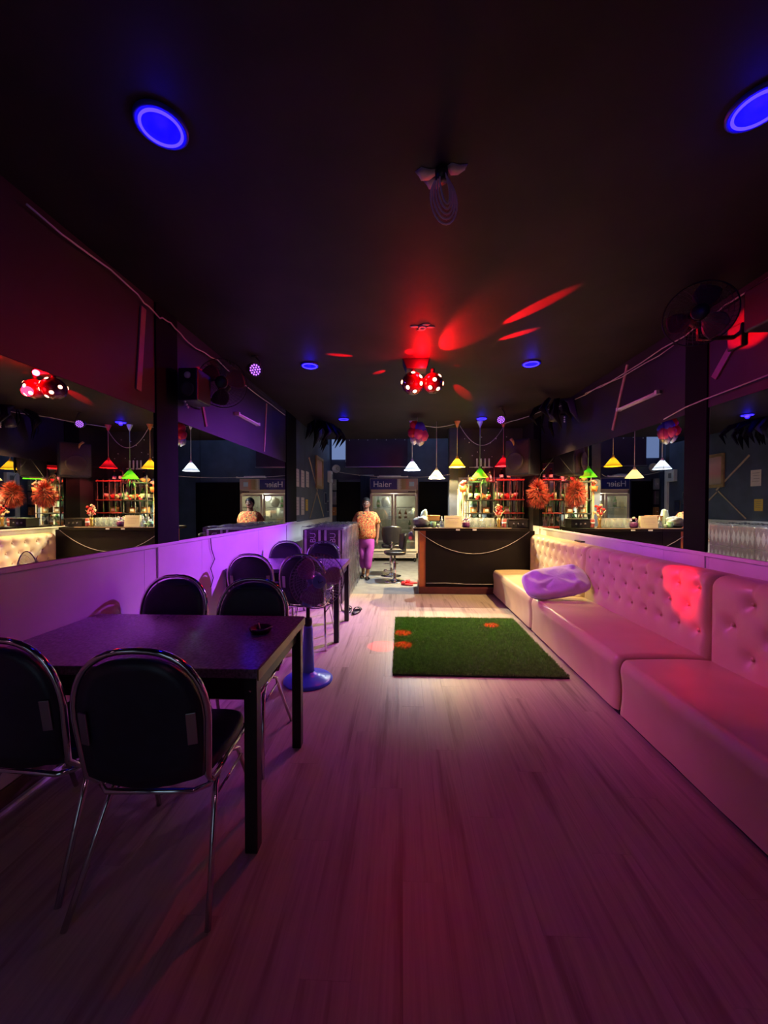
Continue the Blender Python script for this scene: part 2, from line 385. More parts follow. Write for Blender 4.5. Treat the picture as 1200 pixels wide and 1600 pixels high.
# dark recess wall to the left beyond the post, side of the higher back space
struct('wall_passage', box(XL - .16, XL - .06, 9.9, 10.2, 0, 3.75), M_blue_wall)
box(-1.66, -.86, 10.17, 10.2, 0, 2.03).build('doorway_shade', M_pillar, wb, label='black panel standing in for the dark doorway opening in the back wall')  # black panel stands in for the dark of the open doorway
for xx in (-1.72, -.86):
    box(xx, xx + .06, 10.14, 10.2, 0, 2.09).build('door_jamb', M_pillar, wb)
box(-1.72, -.80, 10.14, 10.2, 2.03, 2.09).build('door_lintel', M_blue_wall, wb)
box(.47, 1.9, 10.17, 10.2, 0, 2.03).build('black_lower_panel', M_pillar, wb)
t2 = struct('trim_1', box(-1.44, .16, 9.98, 10.1, 2.42, 3.7), mat('dark_violet_fascia', (.035, .018, .045), .3, var=.25, scale=2))
box(-1.46, .18, 9.97, 10.11, 2.395, 2.42).build('metal_edge', M_steel, t2)
for k in range(7):
    MB().ell((-1.35 + k * .24, 9.97, 3.10 + .02 * (k % 2)), .012, 8, 6).build('bulb', M_white, t2)
w1 = struct('window_1', box(-1.84, -1.45, 10.12, 10.14, 2.62, 3.55), M_cyanfilm)
box(-1.47, -1.44, 10.08, 10.15, 2.55, 3.6).build('window_frame', M_white, w1)
# pillars with black upper half and white lower half
def pillar(name, x0, x1, y0, y1, zsplit):
    p = struct(name, box(x0, x1, y0, y1, zsplit, ZC), M_pillar, bevel=.004)
    box(x0, x1, y0, y1, 0, zsplit).build('white_base', M_white_wall, p, bevel=.004); return p
pillar('pillar', -1.86, -1.818, 2.79, 3.065, 1.10)
pillar('pillar', -1.86, -1.818, 6.03, 6.60, 1.13)
pillar('pillar', 2.348, 2.39, 3.08, 3.31, 1.04)
pillar('pillar', 2.335, 2.39, 6.62, 6.92, 1.05)
# partition behind the bar, with a tall pier at its left end
wbar = struct('wall_bar', box(1.06, XR, 7.62, 7.72, 0, ZC), mat('dark_olive_wall', (.05, .042, .03), .6, var=.3, scale=4))
for k in range(14):
    MB().ell((1.15 + .08 * k + random.uniform(-.03, .03), 7.615, random.uniform(2.3, 2.75)), .010, 6, 4).build('fairy_bulb', M_white, wbar)
pr = struct('pillar', box(.93, 1.10, 7.50, 7.72, 0, ZC), mat('dark_blue_pier', (.022, .028, .05), .5, var=.3), bevel=.004)
box(1.085, 1.105, 7.46, 7.499, .9, 1.72).build('edge_post', M_batten, pr)

# mirrors
for a, b, z0, z1, lab in ((-.6, 2.785, 1.115, 2.088, 'wall mirror nearest the camera on the left wall'),
                          (3.07, 3.425, 1.115, 2.088, 'narrow wall mirror just past the left black pillar'),
                          (3.43, 6.025, 1.115, 2.088, 'long wall mirror on the left wall above the second table')):
    tag(box(XL - .026, XL - .002, a, b, z0, z1).build('wall_mirror', M_mirror), lab, 'mirror', 'mirrors along the side walls')
for a, b, z0, z1, lab in ((-.6, 3.07, 1.038, 2.153, 'wall mirror nearest the camera on the right wall'),
                          (3.315, 3.575, 1.038, 2.153, 'narrow wall mirror just past the right black pillar'),
                          (3.58, 6.615, 1.038, 2.153, 'long wall mirror on the right wall above the cream sofa')):
    tag(box(XR + .002, XR + .026, a, b, z0, z1).build('wall_mirror', M_mirror), lab, 'mirror', 'mirrors along the side walls')
pan = [mat('pale_teal_reflection', (.66, .80, .74), .25, var=.15), mat('cream_reflection', (.80, .74, .56), .3, var=.15), mat('dark_teal_reflection', (.06, .09, .08), .25, var=.3)]  # pale and dark colours stand in for reflections in a mirror backing
for k in range(13):
    box(1.125 + k * .092, 1.125 + k * .092 + .086, 7.60, 7.62, .92, 1.95).build('reflection_panel', pan[(0, 1, 0, 2, 1, 0, 2, 0, 1, 2, 0, 0, 1)[k]], wbar)

# ================================================================ LIGHT FIXTURES
def ring(x, y, lab):
    t = thing('downlight', lab, 'ceiling light', (x, y, ZC), 0, 'blue ring downlights in the ceiling')
    MB().lathe([(.098, 0), (.098, -.012), (.090, -.016), (.082, -.010)], 32, hollow=True).build('trim_ring', M_ringcup, t)
    MB().tube([(.074 * math.cos(a), .074 * math.sin(a), -.016) for a in np.linspace(0, 2 * math.pi, 32, endpoint=False)], .0055, 6, True).build('led_ring', M_ring, t)
    MB().lathe([(.0, -.004), (.070, -.008), (.082, -.010)], 32).build('diffuser', M_ringcup, t)
    lamp('ring_glow', 'POINT', t, (0, 0, -.035), PW['ring'], (.003, .001, 1), shadow_soft_size=.03)
for x, y, l in ((-.952, 1.507, 'blue ring downlight at the upper left, nearest on the left'), (1.346, 1.537, 'blue ring downlight at the upper right edge'),
                (-.982, 4.104, 'blue ring downlight left of the red disco light'), (1.372, 4.155, 'blue ring downlight right of the red disco light'),
                (-.999, 6.65, 'blue ring downlight at the far left, near the back of the low ceiling'), (1.385, 6.72, 'blue ring downlight above the green pendant lamp')):
    ring(x, y, l)

# twin red disco light
dl = thing('disco_light', 'twin ball red disco light hanging in the middle of the ceiling', 'disco light', (.16, 4.06, ZC))
MB().prism([(-.15, 0), (.13, 0), (.10, -.10), (-.11, -.10)], -.09, .09, 'y').build('base', M_par, dl, bevel=.008)
balls = [((-.04, -.02, -.235), .118), ((.165, -.03, -.24), .105)]
for c, r in balls:
    MB().tube([(c[0], c[1], -.09), (c[0], c[1], c[2] + r)], .022, 10).build('stem', M_par, dl)
    bo = MB().ell(c, r, 24, 16).build('ball', M_discored, dl)
    dirs = [(-.92, -.35, .02), (-.45, -.72, -.55), (.0, -.68, .66), (.62, -.66, .36), (.66, -.68, -.22), (.15, -.55, -.85)] if c[0] < 0 else [(.1, -.97, .05), (.62, -.55, .55), (-.3, -.75, -.62), (.9, -.25, -.1), (.5, -.6, -.75)]
    for d in dirs + [(-.7, .6, .2), (.5, .7, -.2)]:
        d = Vector(d).normalized()
        MB().lathe([(.021, -.006), (.021, .004), (.012, .009), (0, .010)], 14, Vector(c) + d * r, rotto(d)).build('lens', M_lens, bo)
        MB().lathe([(.027, -.008), (.027, .002), (.022, .004)], 14, Vector(c) + d * r, rotto(d)).build('lens_ring', M_par, bo)
RED = (1, .002, .006)
def beam(target, ang, power, src=(0, 0, -.24), blend=.25):
    o = Vector((.16, 4.06, ZC)); tg = Vector(target) - o; s = Vector(src)
    cc = Vector(balls[0][0]) if tg.x < .16 else Vector(balls[1][0]); rr = .135
    d = (tg - cc).normalized(); p = cc + d * rr
    lamp('beam', 'SPOT', dl, p, power, RED, aim=tg - p, spot_size=R(ang), spot_blend=blend, shadow_soft_size=.008)
S = PW['spot']
for tg, an, pw in (((-.60, 3.86, ZC), 7, 1.6), ((.98, 3.06, ZC), 7, 4.5), ((1.0, 3.48, ZC), 7, 3.2), ((.78, 5.1, ZC), 9, 3),
                   ((-.24, 4.36, ZC), 12, .4), ((.60, 4.2, ZC), 14, .04), ((.08, 3.82, ZC), 30, .03), ((.5, 3.6, ZC), 50, .10),
                   ((0.02, 4.14, 0), 4.2, 4), ((0.02, 3.78, 0), 4.2, 4), ((-.19, 3.80, 0), 7.0, .9), ((1.04, 4.45, 0), 4.0, 4), ((.58, 4.83, 0), 4.5, 1.0),
                   ((2.01, 2.86, .83), 8.5, 1.6), ((XL, 3.43, 2.56), 6, .8), ((XR, 2.72, 2.62), 8, 1.4), ((1.75, 2.1, .4), 13, .05), ((.1, 7.0, 0), 5, 1.6)):
    beam(tg, an, S * pw, blend=1.0 if an == 8.5 else (.5 if an > 6 else .3))
lamp('glow', 'POINT', dl, (.05, -.13, -.10), 27.0, RED, shadow_soft_size=.03)
lamp('glow', 'POINT', dl, (.06, -.22, -.32), 8.0, RED, shadow_soft_size=.05)

def par(loc, aim, power, col, ang, lab, blend=.7, look=None):
    t = thing('par_light', lab, 'stage light', loc)
    d = Vector(look or aim).normalized(); rm = rotto(d)
    MB().lathe([(.035, -.11), (.060, -.10), (.068, -.03), (.070, .02), (.064, .02), (.060, 0)], 20, (0, 0, 0), rm).build('housing', M_par, t)
    for k in range(19):
        rr = 0 if k == 0 else (.025 if k < 7 else .047); a = k * math.pi / 3 if k < 7 else k * math.pi / 6
        MB().ell(rm @ Vector((rr * math.cos(a), rr * math.sin(a), .003)), .0088, 8, 6).build('led', M_violet, t)
    z = ZC - loc[2]
    br = MB().tube([Vector((0, 0, 0)) + rm @ Vector((.075, 0, -.03)), Vector((.05, 0, z * .6)), Vector((0, 0, z))], .009, 6); br.lathe([(.03, z - .012), (.03, z)], 12)
    br.build('bracket', M_par, t)
    lamp('beam', 'SPOT', t, d * .05, power, col, aim=aim, spot_size=R(ang), spot_blend=blend, shadow_soft_size=.05)
    return t
pl_ = par((-1.48, 3.85, 2.775), (3.5, -.15, -2.3), PW['par_left'], (1, .15, .80), 62, 'round violet stage light under the ceiling beside the left wall fan', .9, look=(.75, -.85, -.35))
lamp('blue_beam', 'SPOT', pl_, (.05, 0, -.03), PW['par_left_violet'], (.22, .02, 1), aim=(3.84, .55, -1.75), spot_size=R(38), spot_blend=.9, shadow_soft_size=.05)
pr_ = par((1.53, 6.0, 2.72), (-3.36, -1.45, -2.0), PW['par_right'], (.40, .05, 1), 59, 'round violet stage light under the ceiling at the right near the pendants', .9, look=(-.35, -.9, -.3))
lamp('floor_beam', 'SPOT', pr_, (-.03, -.05, -.06), PW['par_right_floor'], (1, .45, .95), aim=(-1.75, -1.55, -2.72), spot_size=R(62), spot_blend=.9, shadow_soft_size=.05)
par((.35, -1.2, 2.70), (0, 3.0, -2.2), PW['par_front'], (1, .36, .66), 125, 'unseen fill light added by the front wall, behind the view', .9)  # unseen fixture, added as pink fill for the foreground

PEND = []
def pendant(x, y, z, col, scol, power, lab, rcan=None, shade='shade'):
    t = thing('pendant_lamp', lab, 'pendant lamp', (x, y, z), 0, 'cone pendant lamps over the bar')
    m = shade_mat(shade, scol)
    h = .165
    MB().lathe([(.145, 0), (.142, .004), (.022, h), (.016, h + .03), (0, h + .034)], 28, hollow=True).build('lamp_shade', m, t)
    MB().ell((0, 0, .116), (.018, .018, .026), 14, 10).build('bulb', emis(shade + '_bulb', col, 12), t)
    MB().lathe([(.014, .138), (.015, .155), (.010, .17)], 12).build('socket', M_white, t)
    MB().tube([(0, 0, h + .03), (0, 0, ZC - z)], .0055, 6).build('cord', mat(shade + '_cord', tuple(.2 + .5 * c for c in scol), .5), t)
    if rcan:
        MB().lathe([(.012, ZC - z - .11), (.055, ZC - z - .005), (.055, ZC - z)], 18).build('canopy', mat(shade + '_canopy', rcan, .45, var=.05), t)
    lamp('bulb_light', 'POINT', t, (0, 0, .076), power, col, shadow_soft_size=.012)
pendant(.195, 6.90, 2.035, (.80, .92, 1), (.82, .88, .92), PW['white'], 'white cone pendant lamp, cold lit, below the balloon bunch', (.7, .66, .66), 'white_shade')
pendant(.632, 6.95, 1.885, (1, .76, .36), (.80, .72, .45), PW['cream'], 'cream cone pendant lamp second from the left over the bar', None, 'cream_shade')
pendant(1.0, 6.95, 2.09, (1, .72, .26), (.90, .62, .04), PW['yellow'], 'yellow cone pendant lamp on an orange cord', (.75, .25, .05), 'yellow_shade')
pendant(1.41, 6.98, 1.905, (.40, 1, .20), (.16, .80, .04), PW['green'], 'green cone pendant lamp in front of the shelves', (.55, .65, .55), 'green_shade')
pendant(1.825, 6.98, 2.105, (1, .16, .12), (.80, .03, .05), PW['red'], 'red cone pendant lamp half hidden by the loudspeaker', (.6, .06, .08), 'red_shade')

# ================================================================ SOFA
def sofa(yc, L, cols, lab, rowz, step):
    t = thing('sofa_section', lab, 'sofa', (1.43, yc, 0), 0, 'cream sofa sections along the right wall')
    h = L / 2
    box(.03, .80, -h + .01, h - .01, 0, .035).build('plinth', M_plinth, t)
    def seat(u, v):
        return None
    s = MB(); nx, ny = 14, 40
    def fn(u, v):  # profile: front bottom -> front top -> seat rear ; v along y
        y = -h + .004 + (L - .008) * v
        e = min(1, min(v, 1 - v) * L / .045); e = math.sqrt(1 - (1 - e) ** 2)
        zt = .395 - .02 * (1 - e); xf = .0 + .02 * (1 - e)
        q = u * 3
        if q < 1: p = (xf + .012 * math.sin(q * 3.1), .035 + (zt - .08 - .035) * q)
        elif q < 2:
            a = (q - 1) * math.pi / 2; p = (xf + .045 * (1 - math.cos(a)), zt - .08 + .08 * math.sin(a))
        else: p = (xf + .045 + (.62 - .045) * (q - 2), zt + .012 * math.sin((q - 2) * math.pi) * e)
        wr = .0022 * math.sin(y * 11 + p[0] * 14 + 2 * p[1]) * math.sin(y * 4.3 + 1 - 3 * p[1]) + .0006 * math.sin(y * 31 - p[1] * 20)
        return (p[0] - wr * (q < 1.6), y, p[1] + wr * (q > 1.4))
    s.grid(36, 60, fn)
    n0 = 37
    s.f.append([0 + i for i in range(37)] ); s.m.append(0); s.s.append(False)
    s.f.append([60 * n0 + i for i in range(37)][::-1]); s.m.append(0); s.s.append(False)
    s.build('seat', M_cream, t)
    btn = []
    for r_, z in enumerate(rowz):
        k = 0; y = -h + step * (.5 if r_ % 2 == 0 else 1.0)
        while y < h - .05: btn.append((y, z, r_)); y += step
    zt = .945; X0 = .575; X1 = .815
    def bk(u, v):
        y = -h + .004 + (L - .008) * v
        e = min(1, min(v, 1 - v) * L / .06); e = math.sqrt(max(0, 1 - (1 - e) ** 2)); sh = .05 * (1 - e)
        q = u * 4; rad = .075
        if q < 2.4:
            f = q / 2.4; z = .33 + (zt - rad - .33) * f; x = X0 + sh; nrm = (-1, 0)
        elif q < 3.2:
            a = (q - 2.4) / .8 * math.pi / 2; x = X0 + sh + rad * (1 - math.cos(a)); z = zt - rad + rad * math.sin(a) - sh * math.sin(a); nrm = (-math.cos(a), math.sin(a))
        else:
            f = (q - 3.2) / .8; x = X0 + sh + rad + (X1 - X0 - rad - sh) * f; z = zt - sh - .02 * f * f; nrm = (0, 1)
        d = 0.0
        for by, bz, br in btn:
            dy = y - by
            if abs(dy) > .16: continue
            if q < 3.3:
                zz = z if q <= 2.4 else zt - rad + rad * (q - 2.4)
                r2 = dy * dy + (zz - bz) ** 2
                d -= .030 * math.exp(-r2 / .0016) + .012 * math.exp(-r2 / .009)
            if br == 0 and q > 1.2:
                zz = z if q <= 2.4 else bz + .1
                if zz > bz: d -= .013 * math.exp(-dy * dy / .00012) * max(0, 1 - max(0, q - 2.6) / .9)
        if q < 2.4:   # faint diagonal folds between buttons
            for by, bz, br in btn:
                for sg in (-1, 1):
                    dz = bz - z
                    if 0 < dz < .15 and br < len(rowz) - 1:
                        ey = by + sg * dz / (rowz[0] - rowz[1]) * step / 2
                        d -= .005 * math.exp(-(y - ey) ** 2 / .0001)
        d *= e
        return (x + nrm[0] * (.012 * e + d), y, z + nrm[1] * (.012 * e + d))
    b = MB(); NU, NV = 46, int(L / .0165)
    b.grid(NU, NV, bk); n0 = NU + 1
    V0 = b.v[:n0]; V1 = b.v[NV * n0:]
    o0 = len(b.v); b.v += [(X1, -h + .004, .33), (X1, h - .004, .33)]
    b.f.append(list(range(n0)) + [o0]); b.m.append(0); b.s.append(False)
    b.f.append([NV * n0 + i for i in range(n0)][::-1] + [o0 + 1]); b.m.append(0); b.s.append(False)
    b.f.append([NU, o0, o0 + 1, NV * n0 + NU]); b.m.append(0); b.s.append(False)
    bo = b.build('backrest', M_cream, t)
    me = MB().ell((0, 0, 0), (.007, .012, .012), 10, 6).mesh('button'); me.materials.append(M_creamb)
    for by, bz, br in btn:
        link('button', me, bo, loc=(X0 + .020, by, bz))
    box(.60, .815, -h + .01, h - .01, .035, .34).build('back_base', M_cream, t)
    return t
sofa(5.20, 1.76, 9, 'far sofa section by the bar, lit yellow, with rows of buttons', (.845, .70, .55), .19)
sofa(3.455, 1.70, 9, 'middle tufted sofa section, lit magenta, with white pillow at its end', (.845, .70, .55), .19)
sofa(1.70, 1.78, 6, 'nearest tufted sofa section at the right edge of the frame', (.83, .67, .51), .27)
# pillow lying across the seam, leaning on the backrest
def pfn(p):
    u, v, q = p.x, p.y, p.z
    s = lambda a: math.copysign(abs(a) ** .42, a)
    x, y = s(u), s(v); e = max(abs(x), abs(y))
    wr = .20 * math.sin(7 * x + 3 * y) * math.sin(5 * y - 4 * x) + .13 * math.sin(15 * x + 5 * y) + .10 * math.sin(11 * y - 9 * x) * abs(x)
    return Vector((x * (1 - .06 * y * y), y * (1 - .10 * x * x), q * (1 + wr) * (1 - .15 * e)))
pm = MB().ell((0, 0, 0), (.335, .195, .088), 44, 26, None, 0, pfn)
pm.tube([(.335 * math.copysign(abs(math.cos(a)) ** .42, math.cos(a)) * (1 - .06 * abs(math.sin(a))), .195 * math.copysign(abs(math.sin(a)) ** .42, math.sin(a)) * (1 - .1 * abs(math.cos(a))), 0) for a in np.linspace(0, 2 * math.pi, 60, endpoint=False)], .006, 5, True)
pl = pm.build('pillow', M_pillow)
pl.location = (1.665, 4.22, .575); 
pl.rotation_euler = (R(40), R(-10), R(-3))
tag(pl, 'white pillow leaning on the sofa back at the section seam', 'pillow')

# ================================================================ TABLES AND CHAIRS
def table(xc, yc, W, D, lab):
    t = thing('dining_table', lab, 'table', (xc, yc, 0), 0, 'dark laminate tables along the left wall')
    a, b = W / 2, D / 2
    tp = box(-a, a, -b, b, .712, .75).build('table_top', M_top, t, bevel=.003)
    eb = MB()
    eb.box(a - .001, a + .006, -b, b, .705, .748)
    eb.build('edge_strip', M_edge, t)
    for nm, e in (('apron', (-a + .05, a - .05, -b + .02, -b + .04, .62, .712)), ('apron', (-a + .05, a - .05, b - .04, b - .02, .62, .712)),
                  ('apron', (a - .045, a - .03, -b + .04, b - .04, .62, .712)), ('apron', (-a + .03, -a + .045, -b + .04, b - .04, .62, .712))):
        box(*e).build(nm, M_blackmetal, t)
    for sx in (-1, 1):
        for sy in (-1, 1):
            cx, cy = sx * (a - .032), sy * (b - .032)
            lg = box(cx - .026, cx + .026, cy - .026, cy + .026, 0, .712).build('leg', M_blackmetal, t, bevel=.004)
            MB().lathe([(.006, 0), (.005, .003), (0, .004)], 8, (cx, cy - .026, .66), Matrix.Rotation(R(90), 3, 'X')).build('screw', M_chrome, lg)
    return t
table(-1.195, 1.855, 1.25, .735, 'nearest dining table, dark speckled top by the left wall')
table(-1.22, 4.26, 1.18, .80, 'second dining table behind the blue pedestal fan')

def arch(w, z0, z1, n=20, bottom=0):
    """outline of a rounded-top chair back: list of (x, z)"""
    h = w / 2; pts = [(-h * .93, z0), (-h * .97, z0 + (z1 - z0 - h) * .5)]
    rz = (z1 - z0) * .52
    for i in range(n + 1):
        a = math.pi - math.pi * i / n; pts.append((h * math.copysign(abs(math.cos(a)) ** .8, math.cos(a)), z1 - rz + rz * math.sin(a) ** .9 if math.sin(a) > 0 else z1 - rz))
    pts += [(h * .97, z0 + (z1 - z0 - h) * .5), (h * .93, z0)]
    if bottom: pts += [(h * .93 * c, z0 - bottom * (1 - c * c)) for c in (.8, .5, .2, -.2, -.5, -.8)]
    return pts
def yback(z): return -.195 - (z - .45) * .14
def make_chair(name, lab, m):
    t = thing(name, lab, 'chair', (0, 0, 0), 0, 'round-backed chairs at the tables')
    # seat cushion
    st = MB()
    def sfn(p):
        s = lambda a, k: math.copysign(abs(a) ** k, a)
        x, y = s(p.x, .45), s(p.y, .45); return Vector((x * (1 - .06 * (y < 0)), y, s(p.z, .5)))
    st.ell((0, .03, .445), (.205, .215, .034), 32, 12, None, 0, sfn); st.build('seat', m, t)
    MB().tube([(x, y, .405) for x, y in [(-.19, -.16), (-.195, .2), (-.15, .235), (.15, .235), (.195, .2), (.19, -.16), (.15, -.19), (-.15, -.19)]], .010, 8, True).build('seat_frame', M_chrome, t)
    # backrest pad
    out = arch(.415, .475, .905, bottom=.035)
    bp = MB(); n = len(out)
    rows = [(1.0, 0), (1.0, .010), (.97, .020), (.85, .027), (.5, .031), (.0, .032)]
    cz = .70
    V = []
    for sc, dd in rows:
        for x, z in out: V.append((x * sc, yback(cz + (z - cz) * sc) + dd + .018 * (1 - (x * sc / .21) ** 2) * -1, cz + (z - cz) * sc))
    F = [(i * n + j, i * n + (j + 1) % n, (i + 1) * n + (j + 1) % n, (i + 1) * n + j) for i in range(len(rows) - 1) for j in range(n)]
    bp.add(V, F, 0, True); V2 = [(v[0], v[1] - .014, v[2]) for v in V[:n]]
    bp.add(V[:n] + V2, [(j, (j + 1) % n, n + (j + 1) % n, n + j) for j in range(n)], 0, True)
    # back cover, slightly bowed and sagging below
    V3 = []
    for sc in (1, .8, .5, .2, 0):
        for x, z in out: V3.append((x * sc, yback(cz + (z - cz) * sc) - .014 - .018 * (1 - (x * sc / .21) ** 2), cz + (z - cz) * sc))
    bp.add(V3, [(i * n + j, i * n + (j + 1) % n, (i + 1) * n + (j + 1) % n, (i + 1) * n + j) for i in range(4) for j in range(n)], 0, True)
    bp.build('backrest', m, t)
    # chrome frame around the back, running down to the seat sides
    fr = arch(.448, .47, .925)
    pts = [(-.200, -.10, .41), (-.203, -.16, .425)] + [(x, yback(z) - .003, z) for x, z in fr] + [(.203, -.16, .425), (.200, -.10, .41)]
    MB().tube(pts, .0115, 10).build('back_frame', M_chrome, t)
    for s in (-1, 1):
        MB().obox((s * .178, yback(.66) - .028, .66), (.032, .006, .115), Matrix.Rotation(R(8), 3, 'X') @ Matrix.Rotation(s * R(14), 3, 'Z')).build('bracket_plate', M_steel, t, bevel=.002)
        MB().tube([(s * .175, -.02, .405), (s * .19, -.10, .36), (s * .236, -.275, 0)], .0105, 10).build('leg', M_chrome, t)
        MB().tube([(s * .175, .03, .405), (s * .19, .12, .36), (s * .232, .262, 0)], .0105, 10).build('leg', M_chrome, t)
        MB().tube([(s * .195, -.115, .325), (s * .20, .135, .325)], .006, 8).build('side_stretcher', M_chrome, t)
    MB().tube([(x, -.218 - .02, z) for x, z in [(-.1, .872), (-.06, .866), (0, .862), (.06, .866), (.1, .872)]], .0025, 5).build('piping', m, t)
    return t
c = make_chair('dining_chair', 'navy round-backed chair in the foreground, its back fully in view', M_navy)
c.location = (-.885, 1.475, 0); c.rotation_euler = (0, 0, R(3))
for x, y, rz, l in ((-1.41, 1.55, -4, 'navy round-backed chair cut by the left edge of the frame'),
                    (-1.52, 2.26, 180, 'round-backed chair beyond the nearest table, next to the left wall'),
                    (-.945, 2.17, 181, 'round-backed chair beyond the nearest table, on the aisle side'),
                    (-1.485, 3.93, 2, 'dark chair tucked in at the near side of the second table, by the wall'),
                    (-.96, 3.92, 0, 'chair behind the pedestal fan at the near side of the second table'),
                    (-1.53, 4.78, 180, 'chair at the far side of the second table, nearest the wall'),
                    (-1.03, 4.78, 178, 'chair at the far side of the second table, in front of the cartons')):
    dup(c, (x, y, 0), R(rz), l)
# black folded glasses case / ashtray on the table
a = thing('ashtray', 'small black ashtray near the aisle end of the nearest table', 'ashtray', (-.72, 1.93, .75))
MB().lathe([(0, .003), (.044, .003), (.052, .012), (.058, .026), (.053, .028), (.045, .012), (0, .008)], 24).build('bowl', M_rubber, a)
for k in range(3):
    an = k * 2.1; MB().tube([(.02 * math.cos(an), .02 * math.sin(an), .012), (.06 * math.cos(an), .06 * math.sin(an), .030)], .004, 6).build('cigarette_butt', M_leaf, a)

# ================================================================ PEDESTAL FAN
def fan_head(t, c, d, Rg, wires, mguard, mblade, mcap, rings=7):
    rm = rotto(d); c = Vector(c); W = lambda p: c + rm @ Vector(p)
    for nm, zz in (('front_guard', 1), ('rear_guard', -1)):
        g = MB(); depth = .05 if zz > 0 else -.085
        prof = lambda f: depth * (1 - f ** 2.2)
        for k in range(rings):
            f = (k + 1.5) / (rings + .5) if k < rings - 1 else 1.0
            g.tube([W((Rg * f * math.cos(a), Rg * f * math.sin(a), prof(f))) for a in np.linspace(0, 2 * math.pi, 40, endpoint=False)], .0045 if k == rings - 1 else .0012, 4, True)
        for k in range(wires):
            a = 2 * math.pi * k / wires; tw = .35
            g.tube([W((Rg * f * math.cos(a + tw * f), Rg * f * math.sin(a + tw * f), prof(f))) for f in np.linspace(.22, 1, 7)], .0012, 4)
        g.build(nm, mguard, t, kind=None)
    MB().lathe([(.052, .040), (.052, .054), (.045, .060), (0, .062)], 24, c, rm).build('hub_cap', mcap, t)
    MB().lathe([(.0, -.20), (.045, -.19), (.058, -.15), (.060, -.08), (.030, -.07)], 20, c, rm).build('motor_housing', mcap, t)
    hub = MB().lathe([(.036, -.055), (.036, .01), (.028, .022), (0, .024)], 18, c, rm).build('hub', mcap, t)
    for k in range(3):
        a0 = k * 2 * math.pi / 3 + .5; bl = MB()
        def fn(u, v):
            r = .032 + (Rg * .90 - .032) * u; wd = (.45 + .75 * math.sin(math.pi * min(1, u * .8 + .12))) * 1.05
            a = a0 + (v - .35) * wd; z = -.045 + .075 * v * (1 - .3 * u)
            return W((r * math.cos(a), r * math.sin(a), z))
        bl.grid(12, 10, fn); bl.build('blade', mblade, t, solid=.002)
pf = thing('pedestal_fan', 'blue pedestal fan standing between the two tables', 'fan', (-.745, 3.03, 0))
MB().lathe([(.195, 0), (.195, .012), (.175, .026), (.10, .046), (.06, .065), (.052, .075), (0, .075)], 36).build('base', M_blue, pf)
MB().lathe([(.05, .06), (.046, .2), (.036, .42), (.033, .44)], 20).build('column', M_ltblue, pf)
MB().lathe([(.016, .43), (.016, .66)], 12).build('pole', M_blackmetal, pf)
MB().lathe([(.03, .44), (.034, .46), (.03, .5), (.018, .505)], 16).build('collar', M_blackmetal, pf)
MB().box(-.035, .035, -.055, .05, .60, .73).build('control_box', M_ltblue, pf, bevel=.015)
fan_head(pf, (.095, -.075, .815), (.50, -1, .02), .215, 48, M_wire, M_blade, M_ltblue)
pf_n = MB().tube([(0, .03, .70), (.02, .03, .80), (.02, .05, .81)], .022, 8).build('neck', M_ltblue, pf)
# check mark emblem on the hub cap
rm = rotto((.50, -1, .02)); cc = Vector((.095, -.075, .815))
MB().tube([cc + rm @ Vector(p) for p in ((-.016, .004, .0635), (-.004, -.012, .0635), (.02, .014, .0635))], .003, 5).build('emblem', M_navysign, pf)

def wall_fan(loc, d, mount, lab):
    t = thing('wall_fan', lab, 'fan', loc)
    fan_head(t, (0, 0, 0), d, .205, 40, MATS.get('dark_guard') or mat('dark_guard', (.035, .03, .035), .4), mat('smoky_fan_blade', (.10, .03, .05), .4), M_blackmetal)
    dv = Vector(d).normalized()
    MB().tube([-dv * .18, -dv * .2 + Vector((0, 0, -.12)), Vector(mount)], .016, 8).build('arm', M_blackmetal, t)
    m = Vector(mount); MB().obox(m, (.03, .12, .16)).build('wall_plate', M_blackmetal, t, bevel=.008)
wall_fan((-1.55, 3.28, 2.46), (.30, -1, -.12), (-.265, .05, -.12), 'dark wall fan high on the left wall below the violet light')
wall_fan((2.02, 2.72, 2.70), (-.55, -.8, -.1), (.325, .1, -.12), 'dark wall fan high on the right wall in shadow')

# ================================================================ GRASS MAT
gm = thing('grass_mat', 'rectangular green artificial grass mat on the plank floor', 'mat', (-.07, 3.14, 0))
GW, GD = 1.43, 1.60
box(0, GW, 0, GD, 0, .012).build('backing', M_turfback, gm, bevel=.004)
N = 110000; rg = np.random.default_rng(3)
bx = rg.uniform(0, GW, N); by = rg.uniform(0, GD, N); an = rg.uniform(0, 2 * np.pi, N); ln = rg.uniform(.016, .030, N); tl = rg.normal(0, .010, (N, 2)); wd = .0020
v = np.zeros((N, 3, 3), np.float32)
v[:, 0, 0] = bx + wd * np.cos(an); v[:, 0, 1] = by + wd * np.sin(an); v[:, 0, 2] = .011
v[:, 1, 0] = bx - wd * np.cos(an); v[:, 1, 1] = by - wd * np.sin(an); v[:, 1, 2] = .011
v[:, 2, 0] = bx + tl[:, 0]; v[:, 2, 1] = by + tl[:, 1]; v[:, 2, 2] = .011 + ln
me = bpy.data.meshes.new('grass_pile'); me.vertices.add(3 * N); me.loops.add(3 * N); me.polygons.add(N)
me.vertices.foreach_set('co', v.ravel()); me.loops.foreach_set('vertex_index', np.arange(3 * N, dtype=np.int32))
me.polygons.foreach_set('loop_start', np.arange(0, 3 * N, 3, dtype=np.int32)); me.update(calc_edges=True); me.validate(); me.materials.append(M_grass)
link('grass_pile', me, gm, kind='stuff')

